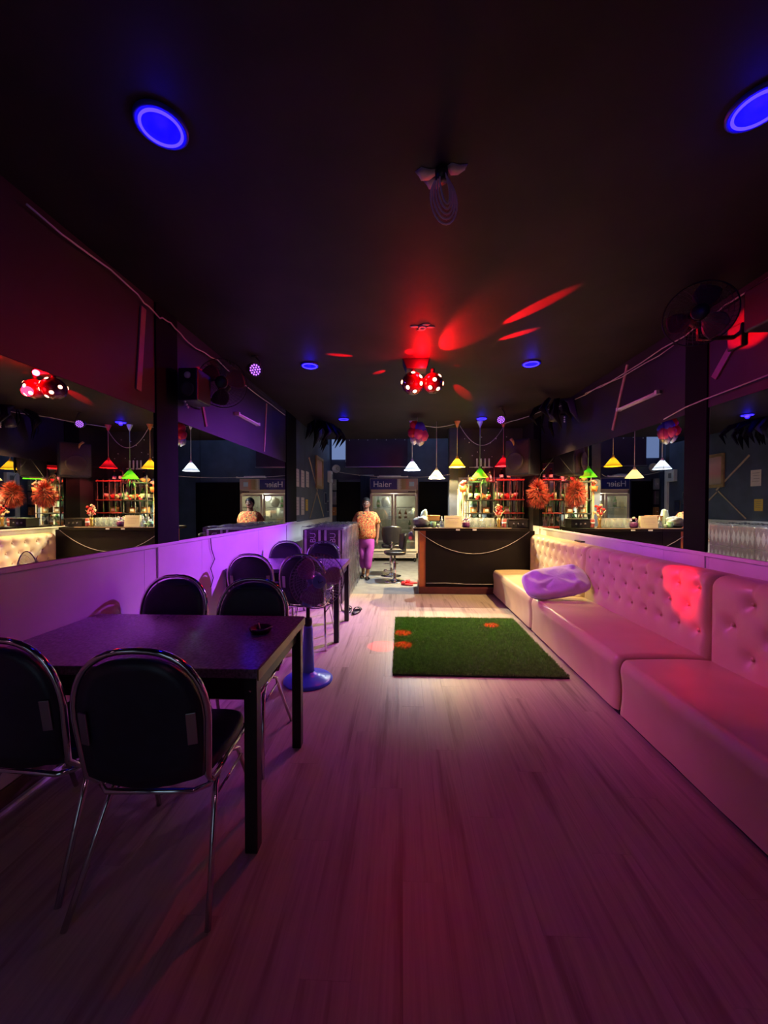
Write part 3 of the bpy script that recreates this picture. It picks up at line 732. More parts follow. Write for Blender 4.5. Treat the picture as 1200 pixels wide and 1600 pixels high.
# ================================================================ BAR
BX0, BX1, BY = .29, 1.975, 6.15
bar = thing('bar_counter', 'black bar counter with orange end post and maroon step', 'bar', (BX0, BY, 0))
L = BX1 - BX0
box(.10, L + .13, 0, .04, .10, 1.0).build('front_panel', M_barblack, bar, bevel=.003)
box(L - .03, L, .04, .55, .10, 1.0).build('side_panel', M_barblack, bar)
box(0.0, .11, .01, .53, .10, 1.0).build('end_post', M_orange, bar, bevel=.004, label='orange painted end of the bar')
box(-.01, L, -.06, .55, 0, .10).build('step', M_maroon, bar, bevel=.004, label='maroon painted plinth step')
ct = box(-.09, L + .02, -.06, .60, 1.0, 1.045).build('counter_top', M_barblack, bar, bevel=.004)
box(-.09, L - .25, -.064, -.05, 1.040, 1.050).build('counter_edging', M_batten, bar)
for xx in (.60, .86):
    MB().box(xx - .03, xx + .03, -.07, -.06, 1.008, 1.03).build('paper_tag', M_white, bar)
ZB = 1.047
def cable(name, pts, r, m, lab, cat='cable', sag=0):
    return tag(MB().tube(pts, r, 6).build(name, m), lab, cat)
def catenary(a, b, sag, n=16):
    a, b = Vector(a), Vector(b); return [a.lerp(b, i / n) - Vector((0, 0, sag * 4 * (i / n) * (1 - i / n))) for i in range(n + 1)]
cable('wire', catenary((.26, 6.142, 1.0), (2.02, 6.142, .99), .36), .0045, M_blackcable and M_offwhite, 'thin wire hanging in a curve across the bar front')
cable('wire', [(.40, 6.143, .16), (.7, 6.143, .165), (1.05, 6.143, .15), (1.5, 6.143, .15)], .005, M_offwhite, 'thin wire along the bottom of the bar front')

def bt(x, y): return (x, y, ZB)
# grey lumpy bag at the left end
def lump(p):
    w = 1 + .16 * math.sin(5 * p.x + 3 * p.z) * math.sin(4 * p.y + 5 * p.z) + .08 * math.sin(13 * p.x)
    return p * w
o = MB().ell((0, 0, .085), (.135, .11, .09), 20, 12, None, 0, lump).build('plastic_bag', M_greyplastic, loc=bt(.33, 6.36)); tag(o, 'grey tied plastic bag at the left end of the bar top', 'bag')
o = MB().ell((0, 0, .10), (.055, .05, .10), 14, 10, None, 0, lump).build('tissue_bundle', mat('pale_green_tissue', (.62, .75, .62), .7, var=.15), loc=(.36, 6.50, ZB + .10)); tag(o, 'pale green paper bundle standing behind the grey bag', 'bundle')
o.location = (.39, 6.52, ZB)
o.scale = (1.1, 1, 1.45)
wbx = thing('wooden_box', 'small brown wooden box behind the green cup', 'box', bt(.545, 6.56))
box(-.10, .10, -.06, .06, .10, .17).build('body', M_brownwood, wbx, bevel=.004); box(-.11, .11, -.068, .068, .17, .188).build('lid', M_brownwood, wbx, bevel=.003)
box(-.095, .095, -.055, .055, 0, .10).build('stand', M_blackmetal, wbx)
cup = thing('cup', 'light green plastic cup on the bar', 'cup', bt(.515, 6.22))
MB().lathe([(.038, 0), (.045, .085), (.043, .085), (.036, .006), (0, .006)], 20).build('body', M_green, cup); MB().lathe([(.047, .085), (.047, .092), (0, .094)], 20).build('lid', M_green, cup)
tag(MB().lathe([(.022, 0), (.026, .04), (.024, .055), (0, .06)], 14).build('small_pot', mat('pale_green_pot', (.5, .68, .5), .5, var=.06), loc=bt(.59, 6.20)), 'tiny pale green pot next to the green cup', 'pot')
sp = thing('spray_bottle', 'small clear bottle with white nozzle on the bar', 'bottle', bt(.655, 6.24))
MB().lathe([(.036, 0), (.038, .07), (.03, .095), (.014, .105), (.014, .12)], 18).build('body', clear('bluish_bottle_plastic', (.75, .8, .9), .2, .05, .25, (.6, .65, .75)), sp)
MB().lathe([(.017, .115), (.017, .135), (.009, .14), (.007, .18), (0, .185)], 14).build('nozzle', M_white, sp)
sg = thing('bar_sign', 'cream folded card sign standing on the bar', 'sign', bt(.83, 6.22))
MB().obox((0, 0, .095), (.265, .006, .19), Matrix.Rotation(R(-8), 3, 'X')).build('card', mat('cream_card', (.90, .85, .58), .6, var=.03, scale=20), sg)
MB().obox((0, .055, .095), (.265, .006, .19), Matrix.Rotation(R(10), 3, 'X')).build('card', MATS['cream_card'], sg)
for k, (ww, zz) in enumerate(((.22, .145), (.16, .11), (.18, .085), (.12, .06))):
    MB().obox((0, -.005 - .002 + (zz - .095) * .14, zz), (ww, .001, .004 if k else .006), Matrix.Rotation(R(-8), 3, 'X')).build('print_line', M_fcream, sg)
cp = thing('candle_pot', 'dark purple decorated pot beside the cream card', 'pot', bt(1.045, 6.25))
MB().lathe([(.05, 0), (.064, .03), (.064, .075), (.05, .09), (0, .09)], 20).build('bowl', mat('purple_glaze', (.16, .04, .16), .3, var=.3, scale=25), cp)
for k in range(6):
    a = k * 1.05; MB().ell((.045 * math.cos(a), .035 * math.sin(a), .115 + .02 * (k % 3)), .018, 8, 6).build('trinket', [M_white, MATS['purple_glaze'], M_leaf][k % 3], cp)
def mug(name, lab, loc, group, s=1.0):
    t = thing(name, lab, 'mug', loc, 0, group)
    MB().lathe([(.001, 0), (.042, 0), (.044, .01), (.041, .05), (.045, .15), (.042, .15), (.037, .02), (.001, .016)], 16).build('body', M_glass, t)
    MB().tube([(.043, 0, .125), (.075, 0, .12), (.082, 0, .08), (.072, 0, .045), (.042, 0, .035)], .007, 6).build('handle', M_glass, t)
    return t
m0 = mug('glass_mug', 'one of the glass mugs lined up on the bar', bt(1.155, 6.25), 'glass mugs lined up on the bar')
k = 0
for yy in (6.25, 6.37):
    for i in range(4):
        lb = 'glass mug, %s of the four in the %s row on the bar' % (('leftmost', 'second', 'third', 'rightmost')[i], 'front' if yy < 6.3 else 'back')
        if k: dup(m0, bt(1.155 + i * .098, yy), R(-60 + 20 * i), lb)
        else: m0['label'] = lb
        k += 1
fv = thing('flower_vase', 'gold vase of red flowers on the bar', 'vase', bt(1.57, 6.26))
MB().lathe([(.03, 0), (.034, .01), (.018, .04), (.026, .10), (.035, .15), (.032, .15), (.02, .1), (0, .02)], 18).build('vase', mat('gold_vase', (.62, .40, .10), .25, .7, var=.2), fv)
for k in range(13):
    a = k * 2.4; rr = .02 + .05 * (k % 4) / 3; p = (rr * math.cos(a), rr * math.sin(a), .20 + .013 * k)
    MB().ell(p, (.026, .026, .022), 8, 6, None, 0, lambda q: q * (1 + .25 * math.sin(9 * q.x) * math.sin(9 * q.y))).build('flower', M_flower if k % 3 else M_leaf, fv)
for k in range(4):
    a = k * 1.6; MB().tube([(0, 0, .1), (.03 * math.cos(a), .03 * math.sin(a), .2), (.10 * math.cos(a), .05 * math.sin(a), .28)], [.004, .012, .003], 5, flat=.3).build('leaf', M_leaf, fv)
cn = thing('drink_can', 'red and white can to the right of the flower vase', 'can', bt(1.665, 6.30))
MB().lathe([(.03, 0), (.036, .008), (.036, .13), (.03, .14), (0, .138)], 18).build('body', mat('red_tin', (.5, .12, .12), .35, var=.2), cn); MB().lathe([(.037, .06), (.037, .085)], 18).build('band', M_white, cn)
rg_ = thing('cash_box', 'black amplifier box on the right end of the bar', 'amplifier', bt(1.87, 6.36))
box(-.15, .15, -.12, .12, 0, .12).build('body', M_blackmetal, rg_, bevel=.006); box(-.16, .16, -.13, .13, .12, .14).build('lid', M_blackmetal, rg_, bevel=.004)
for k in range(3): MB().lathe([(.015, 0), (.012, .012), (0, .012)], 12, (-.07 + .07 * k, -.12, .06), Matrix.Rotation(R(90), 3, 'X')).build('knob', M_steel, rg_)

# ---------------------------------------------------------------- shelving behind the bar
def rack(x0, x1, y, zs, ztop, lab, nposts, mshelf, D=.26):
    t = thing('display_shelf', lab, 'shelf', (x0, y, 0))
    W = x1 - x0
    for i in range(nposts):
        for dy in (0, D):
            xx = W * i / (nposts - 1)
            MB().tube([(xx, dy, 0), (xx, dy, ztop)], .011, 8).build('post', M_blackmetal, t)
    for z in zs:
        MB().box(-.02, W + .02, -.02, D + .02, z - .012, z + .012).build('shelf_board', mshelf, t, bevel=.003)
    return t
rack(1.25, 1.72, 7.22, (1.00, 1.25, 1.50, 1.84), 2.13, 'tall open black shelf behind the green pendant lamp', 3, M_blackmetal)
rack(1.78, 2.26, 7.24, (1.00, 1.26, 1.51, 1.88), 1.92, 'open shelf with red boards under the loudspeaker', 5, M_redshelf)
shelf_n = [0]
def wine(loc, lab): 
    t = thing('wine_glass', lab, 'glass', loc, 0, 'wine glasses on the bar shelves')
    MB().lathe([(.032, 0), (.030, .004), (.005, .01), (.004, .075), (.02, .09), (.036, .125), (.032, .175), (.030, .175), (.033, .125), (.0, .088)], 12).build('bowl', M_glass, t); return t
def bottle(loc, m, lab, h=.27):
    t = thing('bottle', lab, 'bottle', loc)
    MB().lathe([(.034, 0), (.037, .01), (.037, h * .58), (.014, h * .76), (.013, h)], 14).build('glass_body', m, t)
    MB().lathe([(.0155, h - .01), (.0155, h + .012), (0, h + .012)], 10).build('cap', M_goldterm, t)
    MB().lathe([(.0378, h * .2), (.0378, h * .48)], 14).build('paper_label', M_paper, t)
g0 = None; names = ('left', 'second', 'third', 'fourth', 'fifth')
for (x0, z, n, where) in ((1.30, 1.012, 4, 'bottom board of the tall black shelf'), (1.80, 1.022, 5, 'bottom board of the red shelf')):
    for i in range(n):
        loc = (x0 + i * .10, 7.30, z); lb = '%s stemmed wine glass from the left on the %s' % (('first', 'second', 'third', 'fourth', 'fifth')[i], where)
        if g0 is None: g0 = wine(loc, lb)
        else: dup(g0, loc, 0, lb)
for i, (x, z, m, l) in enumerate(((1.31, 1.512, M_bottlebrown, 'brown bottle at the left of the tall shelf middle board'), (1.42, 1.512, M_bottlegreen, 'green bottle at the centre of the tall shelf middle board'),
                                  (1.86, 1.522, M_bottlegreen, 'green bottle on the middle red board'), (2.16, 1.522, M_bottlebrown, 'brown bottle at the right end of the middle red board'),
                                  (1.56, 1.852, M_bottlegreen, 'green bottle on the top board of the tall shelf'))):
    bottle((x, 7.34, z), m, l, .25)
def bowl(loc, m, lab, s=1.0, fill=None):
    t = thing('fruit_bowl', lab, 'bowl', loc)
    MB().lathe([(.04 * s, 0), (.05 * s, .01), (.095 * s, .07), (.088 * s, .07), (.04 * s, .016), (0, .014)], 18).build('bowl', m, t)
    for k in range(7):
        a = k * .9; MB().ell((.05 * s * math.cos(a) * (k > 0), .05 * s * math.sin(a) * (k > 0), .07 + .02 * (k == 0)), .028, 8, 6).build('berry', fill or M_goldterm, t)
bowl((1.53, 7.33, 1.512), M_brownwood, 'wooden bowl of red fruit on the tall shelf middle board')
bowl((2.0, 7.36, 1.522), M_redrubber, 'red bowl on the middle red board', .95)
bowl((1.36, 7.33, 1.852), M_brownwood, 'wooden bowl on the top board of the tall shelf', 1.05, M_leaf)
bowl((1.62, 7.34, 1.012), M_brownwood, 'wooden bowl at the right of the tall shelf bottom board', .8, M_leaf)
for i, (x, y, z, l) in enumerate(((1.42, 7.27, 1.512, 'pink flower posy on the tall shelf middle board'), (1.62, 7.28, 1.512, 'pink flower posy at the right of the tall shelf middle board'), (2.1, 7.30, 1.522, 'pink flower posy on the middle red board'), (1.90, 7.28, 1.522, 'orange flower posy on the middle red board'))):
    t = thing('flower_posy', l, 'flowers', (x, y, z))
    MB().lathe([(.03, 0), (.035, .04), (0, .04)], 12).build('pot', M_redrubber, t)
    for k in range(9):
        a = k * 2.4; MB().ell((.05 * math.sqrt(k / 9) * math.cos(a), .05 * math.sqrt(k / 9) * math.sin(a), .06 + .02 * math.cos(k)), .022, 7, 5).build('flower', [mat('pink_petals', (.75, .25, .25), .6), M_leaf, M_flower][k % 3] if 'pink_petals' not in MATS else [MATS['pink_petals'], M_leaf, M_flower][k % 3], t)
more = ((1.30, 7.42, 1.512, 'green', .24, 'green bottle at the back left of the tall shelf middle board'), (1.47, 7.43, 1.512, 'brown', .26, 'brown bottle behind the pink posy of the tall shelf'),
        (1.66, 7.42, 1.512, 'green', .22, 'green bottle at the back right of the tall shelf middle board'), (1.82, 7.43, 1.522, 'white', .22, 'white bottle at the back left of the middle red board'),
        (1.95, 7.43, 1.522, 'brown', .26, 'brown bottle at the back of the middle red board, centre'), (2.08, 7.44, 1.522, 'white', .20, 'white bottle at the back right of the middle red board'),
        (1.45, 7.42, 1.852, 'brown', .22, 'brown bottle at the back of the tall shelf top board'), (1.68, 7.40, 1.852, 'white', .2, 'white bottle at the right end of the tall shelf top board'),
        (1.34, 7.42, 1.012, 'brown', .26, 'brown bottle at the back left of the tall shelf bottom board'), (1.46, 7.43, 1.012, 'green', .28, 'green bottle at the back of the tall shelf bottom board'),
        (1.86, 7.43, 1.012, 'brown', .28, 'brown bottle at the back left of the bottom red board'), (1.99, 7.43, 1.012, 'white', .24, 'white bottle at the back of the bottom red board'), (2.13, 7.43, 1.012, 'green', .27, 'green bottle at the back right of the bottom red board'),
        (1.90, 7.40, 1.892, 'brown', .2, 'brown bottle standing on top of the red shelf'), (2.04, 7.40, 1.892, 'green', .2, 'green bottle standing on top of the red shelf'))
for x, y, z, k_, h_, l in more: bottle((x, y, z), {'green': M_bottlegreen, 'brown': M_bottlebrown, 'white': M_white}[k_], l, h_)
for x, z, l in ((1.36, 1.262, 'left'), (1.60, 1.262, 'right'), (1.98, 1.272, 'red shelf')):
    t = thing('storage_tin', 'brown square tin on the small middle ledge, ' + l, 'tin', (x, 7.33, z))
    box(-.06, .06, -.05, .05, 0, .10).build('body', M_brownwood, t, bevel=.004); box(-.063, .063, -.053, .053, .10, .115).build('lid', M_edge, t, bevel=.003); MB().box(-.035, .035, -.052, -.05, .025, .075).build('paper_label', M_paper, t)
t = thing('trailing_plant', 'dark leafy plant trailing over the top board of the tall shelf', 'plant', (1.58, 7.24, 1.852))
MB().lathe([(.04, 0), (.055, .07), (.05, .07), (0, .05)], 14).build('pot', M_redrubber, t)
q = random.Random(9)
for k in range(26):
    a = q.uniform(0, 6.28); l_ = q.uniform(.08, .20); b0 = Vector((0, 0, .07)); tip = Vector((l_ * math.cos(a), -abs(l_ * math.sin(a)) * .6, q.uniform(-.14, .14)))
    MB().tube([b0, b0.lerp(tip, .5) + Vector((0, 0, .06)), tip], [.003, .022, .002], 5, flat=.2).build('leaf', mat('dark_green_leaf', (.03, .07, .02), .5) if 'dark_green_leaf' not in MATS else MATS['dark_green_leaf'], t)
# white upright rack standing on the tall shelf, red bucket lamp at the left
t = thing('bottle_rack', 'white four-peg rack on top of the tall black shelf', 'rack', (1.40, 7.30, 2.13))
box(-.02, .27, -.03, .03, -.02, 0).build('rail', M_white, t, bevel=.003)
for k in range(4): MB().lathe([(.014, 0), (.014, .15), (0, .155)], 10, (.02 + k * .075, 0, 0)).build('peg', M_white, t)
for dx in (-.14, .315):
    MB().tube([(dx, 0, -.01), (.125, 0, -.01)], .006, 6).build('cross_wire', M_white, t)
t = thing('red_basket', 'red plastic basket with red flowers on a stand left of the shelves', 'basket', (1.16, 7.30, 1.0))
MB().tube([(0, 0, -1.0), (0, 0, .68)], .012, 8).build('stand', M_brownwood, t)
MB().lathe([(.055, .66), (.075, .76), (.07, .76), (.05, .67), (0, .67)], 16).build('pot', mat('orange_red_plastic', (.70, .13, .04), .4, var=.1), t)
for k in range(9):
    a = k * 2.4; MB().ell((.05 * math.sqrt(k / 9) * math.cos(a), .05 * math.sqrt(k / 9) * math.sin(a), .80 + .025 * (k % 3)), .028, 8, 6).build('flower', MATS['pink_petals'], t)
for k, (z, l) in enumerate(((1.12, 'lower'), (1.36, 'upper'))):
    t = thing('poster', l + ' white menu sheet on the mirror behind the shelves', 'poster', (1.215, 7.596, z)); 
    MB().box(-.075, .075, -.004, .004, -.10, .10).build('sheet', M_paper, t)
    for j in range(5): MB().box(-.05, .05 - .012 * (j % 3), -.0055, -.004, .06 - .03 * j, .068 - .03 * j).build('print_line', M_greyplastic, t)

# ================================================================ BACK AREA: fridge, stools, cartons, person
fr = thing('display_fridge', 'tall cream two-door glass display fridge at the back', 'fridge', (-.185, 9.54, 0))
W2 = .595
box(-W2, -W2 + .04, 0, .62, .10, 1.80).build('side_panel', M_fcream, fr); box(W2 - .04, W2, 0, .62, .10, 1.80).build('side_panel', M_fcream, fr)
box(-W2 + .04, W2 - .04, .58, .62, .10, 1.80).build('back_liner', M_fin, fr); box(-W2 + .04, W2 - .04, .02, .60, .22, .27).build('floor_liner', M_fin, fr)
box(-W2, W2, 0, .62, 1.70, 1.79).build('top_rail', M_fcream, fr, bevel=.004)
MB().box(W2 - .24, W2 - .06, -.004, 0, 1.735, 1.757).build('temperature_display', M_blackmetal, fr)
hd = box(-W2, W2, -.01, .60, 1.79, 2.07).build('header', M_fcream, fr, bevel=.004)
box(-W2 + .01, .08, -.016, -.010, 1.80, 2.06).build('blue_film', M_navysign, hd)
box(.08, W2 - .01, -.016, -.010, 1.80, 2.06).build('picture_film', print_mat('food_picture_print', [(0, (.10, .16, .30)), (.16, (.62, .58, .48)), (.3, (.36, .26, .10)), (.45, (.42, .30, .14)), (.55, (.62, .26, .16)), (.7, (.5, .36, .30)), (1, (.48, .34, .36))]), hd)
MB().box(.38, .50, -.0175, -.016, 1.88, 1.99).build('blue_light_patch', mat('blue_light_colour', (.50, .72, .85), .4, var=.05), hd)  # patch of blue light on the header, put in as colour
me = text_mesh('Haier', .205, .002); me.materials.append(M_letter)
link('lettering', me, hd, loc=(-.285, -.018, 1.925), rot=(R(90), 0, 0), label='silver Haier lettering')
for s in (-1, 1):
    x0, x1 = (-W2 + .015, -.008) if s < 0 else (.008, W2 - .015)
    d = thing('x', 'x', 'x'); bpy.data.objects.remove(d)
    f = MB(); t_ = .055
    f.box(x0, x0 + t_, -.035, 0, .27, 1.69); f.box(x1 - t_, x1, -.035, 0, .27, 1.69); f.box(x0 + t_, x1 - t_, -.035, 0, .27, .27 + t_); f.box(x0 + t_, x1 - t_, -.035, 0, 1.69 - t_, 1.69)
    dd = f.build('door', M_fcream, fr)
    box(x0 + t_, x1 - t_, -.022, -.016, .27 + t_, 1.69 - t_).build('door_glass', M_fglass, dd)
    hx = -.045 if s < 0 else .045
    MB().tube([(hx, -.03, .95), (hx, -.065, .96), (hx, -.065, 1.14), (hx, -.03, 1.15)], .010, 8).build('handle', M_steel, dd)
for z in (.50, .78, 1.05, 1.35):
    sh = MB()
    for k in range(8): sh.tube([(-W2 + .05, .06 + .065 * k, z), (W2 - .05, .06 + .065 * k, z)], .004, 5)
    sh.box(-W2 + .045, W2 - .045, .045, .052, z - .012, z + .016)
    sh.build('wire_shelf', M_white, fr)
gr = box(-W2, W2, 0, .60, .10, .22).build('base_panel', M_fcream, fr)
for k in range(5): MB().box(-W2 + .05, W2 - .05, -.006, 0, .115 + .02 * k, .125 + .02 * k).build('grille_slat', M_steel, gr)
for sx in (-.52, .52):
    for yy in (.06, .54): MB().lathe([(.025, 0), (.022, .10), (0, .10)], 10, (sx, yy, 0)).build('foot', M_blackmetal, fr)
lamp('fridge_light', 'POINT', fr, (0, .25, 1.62), 9, (1, .93, .78), shadow_soft_size=.1)
fb = [0]
def fbottle(x, z, m, h, lab):
    t = thing('fridge_bottle', lab, 'bottle', (-.185 + x, 9.54 + .26, z))
    MB().lathe([(.036, 0), (.038, .01), (.038, h * .6), (.014, h * .8), (.013, h), (0, h)], 12).build('glass_body', m, t)
    MB().lathe([(.0385, h * .2), (.0385, h * .45)], 12).build('paper_label', M_paper, t)
for i, (x, z, m, h, l) in enumerate(((-.40, 1.368, M_bottlegreen, .26, 'green bottle on the top shelf of the fridge, left'), (-.10, 1.068, M_white, .20, 'white bottle on the second fridge shelf near the centre'), (.15, 1.068, M_bottlebrown, .24, 'brown bottle on the second fridge shelf, right door'),
                                     (.30, 1.068, M_bottlebrown, .24, 'brown bottle on the second fridge shelf by the right side'), (.40, .798, M_bottlegreen, .24, 'green bottle on the third fridge shelf'), (-.35, .798, M_white, .2, 'white bottle on the third fridge shelf, left door'))):
    fbottle(x, z, m, h, l)
o = MB().ell((0, 0, .12), (.11, .08, .13), 16, 10, None, 0, lump).build('plastic_bag', mat('white_bag', (.7, .72, .7), .5, var=.1), loc=(-.185 - .22, 9.80, 1.366)); tag(o, 'white plastic bag on the top shelf inside the fridge', 'bag')

def stool(loc, rz, lab, zs=1.0):
    t = thing('bar_stool', lab, 'stool', loc, rz, 'black bar stools near the bar end'); t.scale = (1, 1, zs)
    MB().lathe([(.20, 0), (.20, .010), (.15, .022), (.05, .035), (.03, .06), (0, .06)], 28).build('base_plate', M_chrome, t)
    MB().lathe([(.030, .05), (.030, .34), (.022, .35), (.022, .50)], 16).build('column', M_chrome, t)
    MB().tube([(0, 0, .22), (0, -.10, .20), (-.12, -.18, .20)] + [(.16 * math.cos(a), -.05 - .15 * math.sin(a), .20) for a in np.linspace(math.pi * .85, math.pi * .15, 8)] + [(.12, -.10, .20), (0, -.05, .215)], .008, 8).build('footrest', M_chrome, t)
    st = MB().ell((0, 0, .535), (.195, .19, .040), 28, 10, None, 0, lambda p: Vector((math.copysign(abs(p.x) ** .5, p.x), math.copysign(abs(p.y) ** .5, p.y), math.copysign(abs(p.z) ** .5, p.z)))); st.build('seat', M_blackv, t)
    b = MB()
    def fn(u, v):
        x = (u - .5) * 2; zz = .60 + .27 * v; w = .20 * (1 - .25 * (1 - v) ** 2) * (1 - .10 * v * v); curve = .07 * x * x
        return (x * w, .185 - curve + .03 * v, zz + .02 * (1 - x * x) * v - .03 * (1 - v) * (1 - x * x))
    b.grid(16, 10, fn); b.build('backrest', M_blackv, t, solid=.035)
    MB().tube([fn(u, 0) for u in np.linspace(0, 1, 14)], .010, 8).build('back_trim', M_chrome, t)
    MB().tube([(0, .12, .51), (0, .20, .53), (0, .205, .62)], .016, 8).build('back_bracket', M_chrome, t)
stool((-.20, 7.62, 0), R(185), 'black bar stool turned away, its backrest facing the room', 1.13)
stool((-.12, 7.06, 0), R(-78), 'black bar stool turned sideways toward the fridge')

# cartons under plastic
tops = []
first = None
for iy in range(4):
    for ix in range(2):
        for iz in range(3):
            loc = (-1.262 + ix * .285, 5.63 + iy * .445, iz * .352)
            lab = '%s dark beverage carton in the %s column, %s from the front, of the wrapped stack' % (('bottom', 'middle', 'topmost')[iz], ('left', 'right')[ix], ('first', 'second', 'third', 'last')[iy])
            if first is None:
                t = thing('drinks_carton', lab, 'carton', loc, 0, 'dark beverage cartons stacked under plastic'); first = t
                box(-.138, .138, -.22, .22, .002, .35).build('carton_box', M_carton, t, bevel=.004)
                for s in (-1, 1):
                    MB().box(s * .100 - .016, s * .100 + .016, -.2225, -.2195, .006, .347).build('pale_band', M_cartonband, t)
                m_ = text_mesh('ABU', .115, .0008); m_.materials.append(M_cartonband)
                link('lettering', m_, t, loc=(.008, -.2215, .20), rot=(R(90), R(-90), 0), label='pale sideways lettering on the carton end')
                for k in range(5):
                    MB().add([(.1385, -.18 + .085 * k, .05), (.1385, -.14 + .085 * k, .17), (.1385, -.18 + .085 * k, .29), (.1385, -.22 + .085 * k, .17)] if k else [(.1385, -.18, .05), (.1385, -.14, .17), (.1385, -.18, .29), (.1385, -.215, .17)], [(0, 1, 2, 3)]).build('diamond_print', mat('grey_carton_print', (.13, .11, .14), .45) if 'grey_carton_print' not in MATS else MATS['grey_carton_print'], t)
            else: dup(first, loc, 0, lab)
pw = MB()
X0, X1, Y0, Y1, ZT = -1.425, -.822, 5.385, 7.20, 1.075
def wr1(u, v):
    # top, draping over the front edge a little and down the right side to the floor
    y = Y0 + (Y1 - Y0) * v; n1 = .012 * math.sin(31 * v + 9 * u) * math.sin(17 * u + 3 * v * 7); q = u * 2
    if q < 1: return (X0 + (X1 - X0) * q, y, ZT + .006 + abs(n1) * 1.6 + .01 * math.sin(23 * q + 40 * v) ** 2)
    f = q - 1; n2 = .020 * math.sin(47 * v + 3 * math.sin(5 * f)) * f + .008 * math.sin(90 * v + 14 * f)
    return (X1 + .008 + .02 * f + abs(n2) * 1.0, y + .02 * math.sin(13 * f + 20 * v), ZT + .006 - (ZT - .01) * f)
pw.grid(44, 90, wr1)
pw.grid(24, 6, lambda u, v: (X0 + (X1 - X0) * u, Y0 - .006 - .008 * abs(math.sin(19 * u)) * v, ZT + .006 - (.10 + .05 * math.sin(11 * u)) * v))
o = pw.build('plastic_sheet', M_wrap); tag(o, 'clear crumpled plastic sheet draped over the stacked cartons', 'plastic sheet')

# ---------------------------------------------------------------- person
ps = thing('person', 'woman in orange floral blouse and magenta trousers walking beside the cartons', 'person', (-.68, 7.46, 0))
N_ = {'pel': ((0, 0, .80), (.135, .105)), 'wst': ((0, 0, .95), (.13, .10)), 'chs': ((0, .005, 1.13), (.145, .10)), 'nkb': ((0, .005, 1.275), (.07, .06)), 'nk': ((0, -.005, 1.33), (.060, .060)), 'hd': ((0, .0, 1.42), (.058, .058)),
      'hl': ((-.085, 0, .76), .088), 'kl': ((-.075, -.02, .42), .055), 'al': ((-.065, .03, .075), .032), 'fl': ((-.075, -.07, .03), (.034, .024)), 'tl': ((-.08, -.14, .022), (.030, .016)),
      'hr': ((.085, -.01, .76), .088), 'kr': ((.055, -.09, .42), .055), 'ar': ((.03, -.13, .075), .032), 'fr': ((.035, -.23, .03), (.034, .024)), 'tr': ((.04, -.30, .022), (.030, .016)),
      'sl': ((-.165, .01, 1.225), .058), 'el': ((-.235, .03, 1.00), .040), 'wl': ((-.225, -.09, .83), .026), 'pl': ((-.215, -.13, .79), (.030, .018)),
      'sr': ((.165, .01, 1.225), .058), 'er': ((.225, .05, .99), .040), 'wr': ((.215, .0, .77), .026), 'pr': ((.212, -.01, .715), (.018, .030))}
E_ = [('pel', 'wst'), ('wst', 'chs'), ('chs', 'nkb'), ('nkb', 'nk'), ('nk', 'hd'), ('pel', 'hl'), ('hl', 'kl'), ('kl', 'al'), ('al', 'fl'), ('fl', 'tl'), ('pel', 'hr'), ('hr', 'kr'), ('kr', 'ar'), ('ar', 'fr'), ('fr', 'tr'),
      ('chs', 'sl'), ('sl', 'el'), ('el', 'wl'), ('wl', 'pl'), ('chs', 'sr'), ('sr', 'er'), ('er', 'wr'), ('wr', 'pr')]
for hand, base, dx, dd in (('l', Vector((-.215, -.13, .79)), Vector((.017, 0, 0)), Vector((0, -.055, -.035))), ('r', Vector((.212, -.01, .715)), Vector((0, -.017, 0)), Vector((0, -.015, -.06)))):
    for k, ln in enumerate((.85, 1.0, .95, .75)):
        o1 = base + dx * (k - 1.5) + dd * .35; N_['f%s%da' % (hand, k)] = (o1 + dd * ln * .5, .0085); N_['f%s%db' % (hand, k)] = (o1 + dd * ln + Vector((-.006 if hand == 'r' else 0, 0, -.006)), .007)
        E_ += [('p' + hand, 'f%s%da' % (hand, k)), ('f%s%da' % (hand, k), 'f%s%db' % (hand, k))]
    th = base + (Vector((.035, -.02, .0)) if hand == 'l' else Vector((-.012, -.038, .0))); N_['t' + hand + 'a'] = (th, .010); N_['t' + hand + 'b'] = (th + dd * .45, .008)
    E_ += [('w' + hand, 't%sa' % hand), ('t%sa' % hand, 't%sb' % hand)]
N_ = {k: (tuple(v[0]), v[1]) for k, v in N_.items()}
bo = skin('body', N_, E_, M_skin, ps, 'pel', 2)
dg = bpy.context.evaluated_depsgraph_get(); me = bpy.data.meshes.new_from_object(bo.evaluated_get(dg)); bo.modifiers.clear()
def headfn(p):
    x, y, z = p.x, p.y, p.z
    if z < 0: x *= 1 - .30 * z * z; y *= 1 - .22 * z * z if y > 0 else 1 - .05 * z * z
    if y < 0: y *= 1 - .06 * abs(x)
    n_ = math.exp(-((x / .16) ** 2 + ((z + .16) / .20) ** 2)); b_ = math.exp(-((abs(x) - .40) / .2) ** 2 - ((z - .06) / .12) ** 2)
    if y < 0: y -= .16 * n_ - .05 * b_
    return Vector((x, y, z))
hm = MB().ell((0, -.012, 1.435), (.074, .090, .114), 32, 24, None, 0, headfn).mesh('head')
bm = bmesh.new(); bm.from_mesh(me); bm.from_mesh(hm); bmesh.ops.recalc_face_normals(bm, faces=bm.faces)
for f_ in bm.faces: f_.smooth = True
bm.to_mesh(me); bm.free(); bo.data = me; me.materials.clear(); me.materials.append(M_skin)
SH = {'hem': ((0, 0, .70), (.225, .185)), 'wst': ((0, 0, .90), (.195, .155)), 'chs': ((0, .0, 1.12), (.175, .135)), 'nk': ((0, .005, 1.275), (.115, .090)),
      'sl': ((-.17, .01, 1.215), .080), 'el': ((-.228, .025, 1.045), .078), 'sr': ((.17, .01, 1.215), .080), 'er': ((.222, .04, 1.035), .078)}
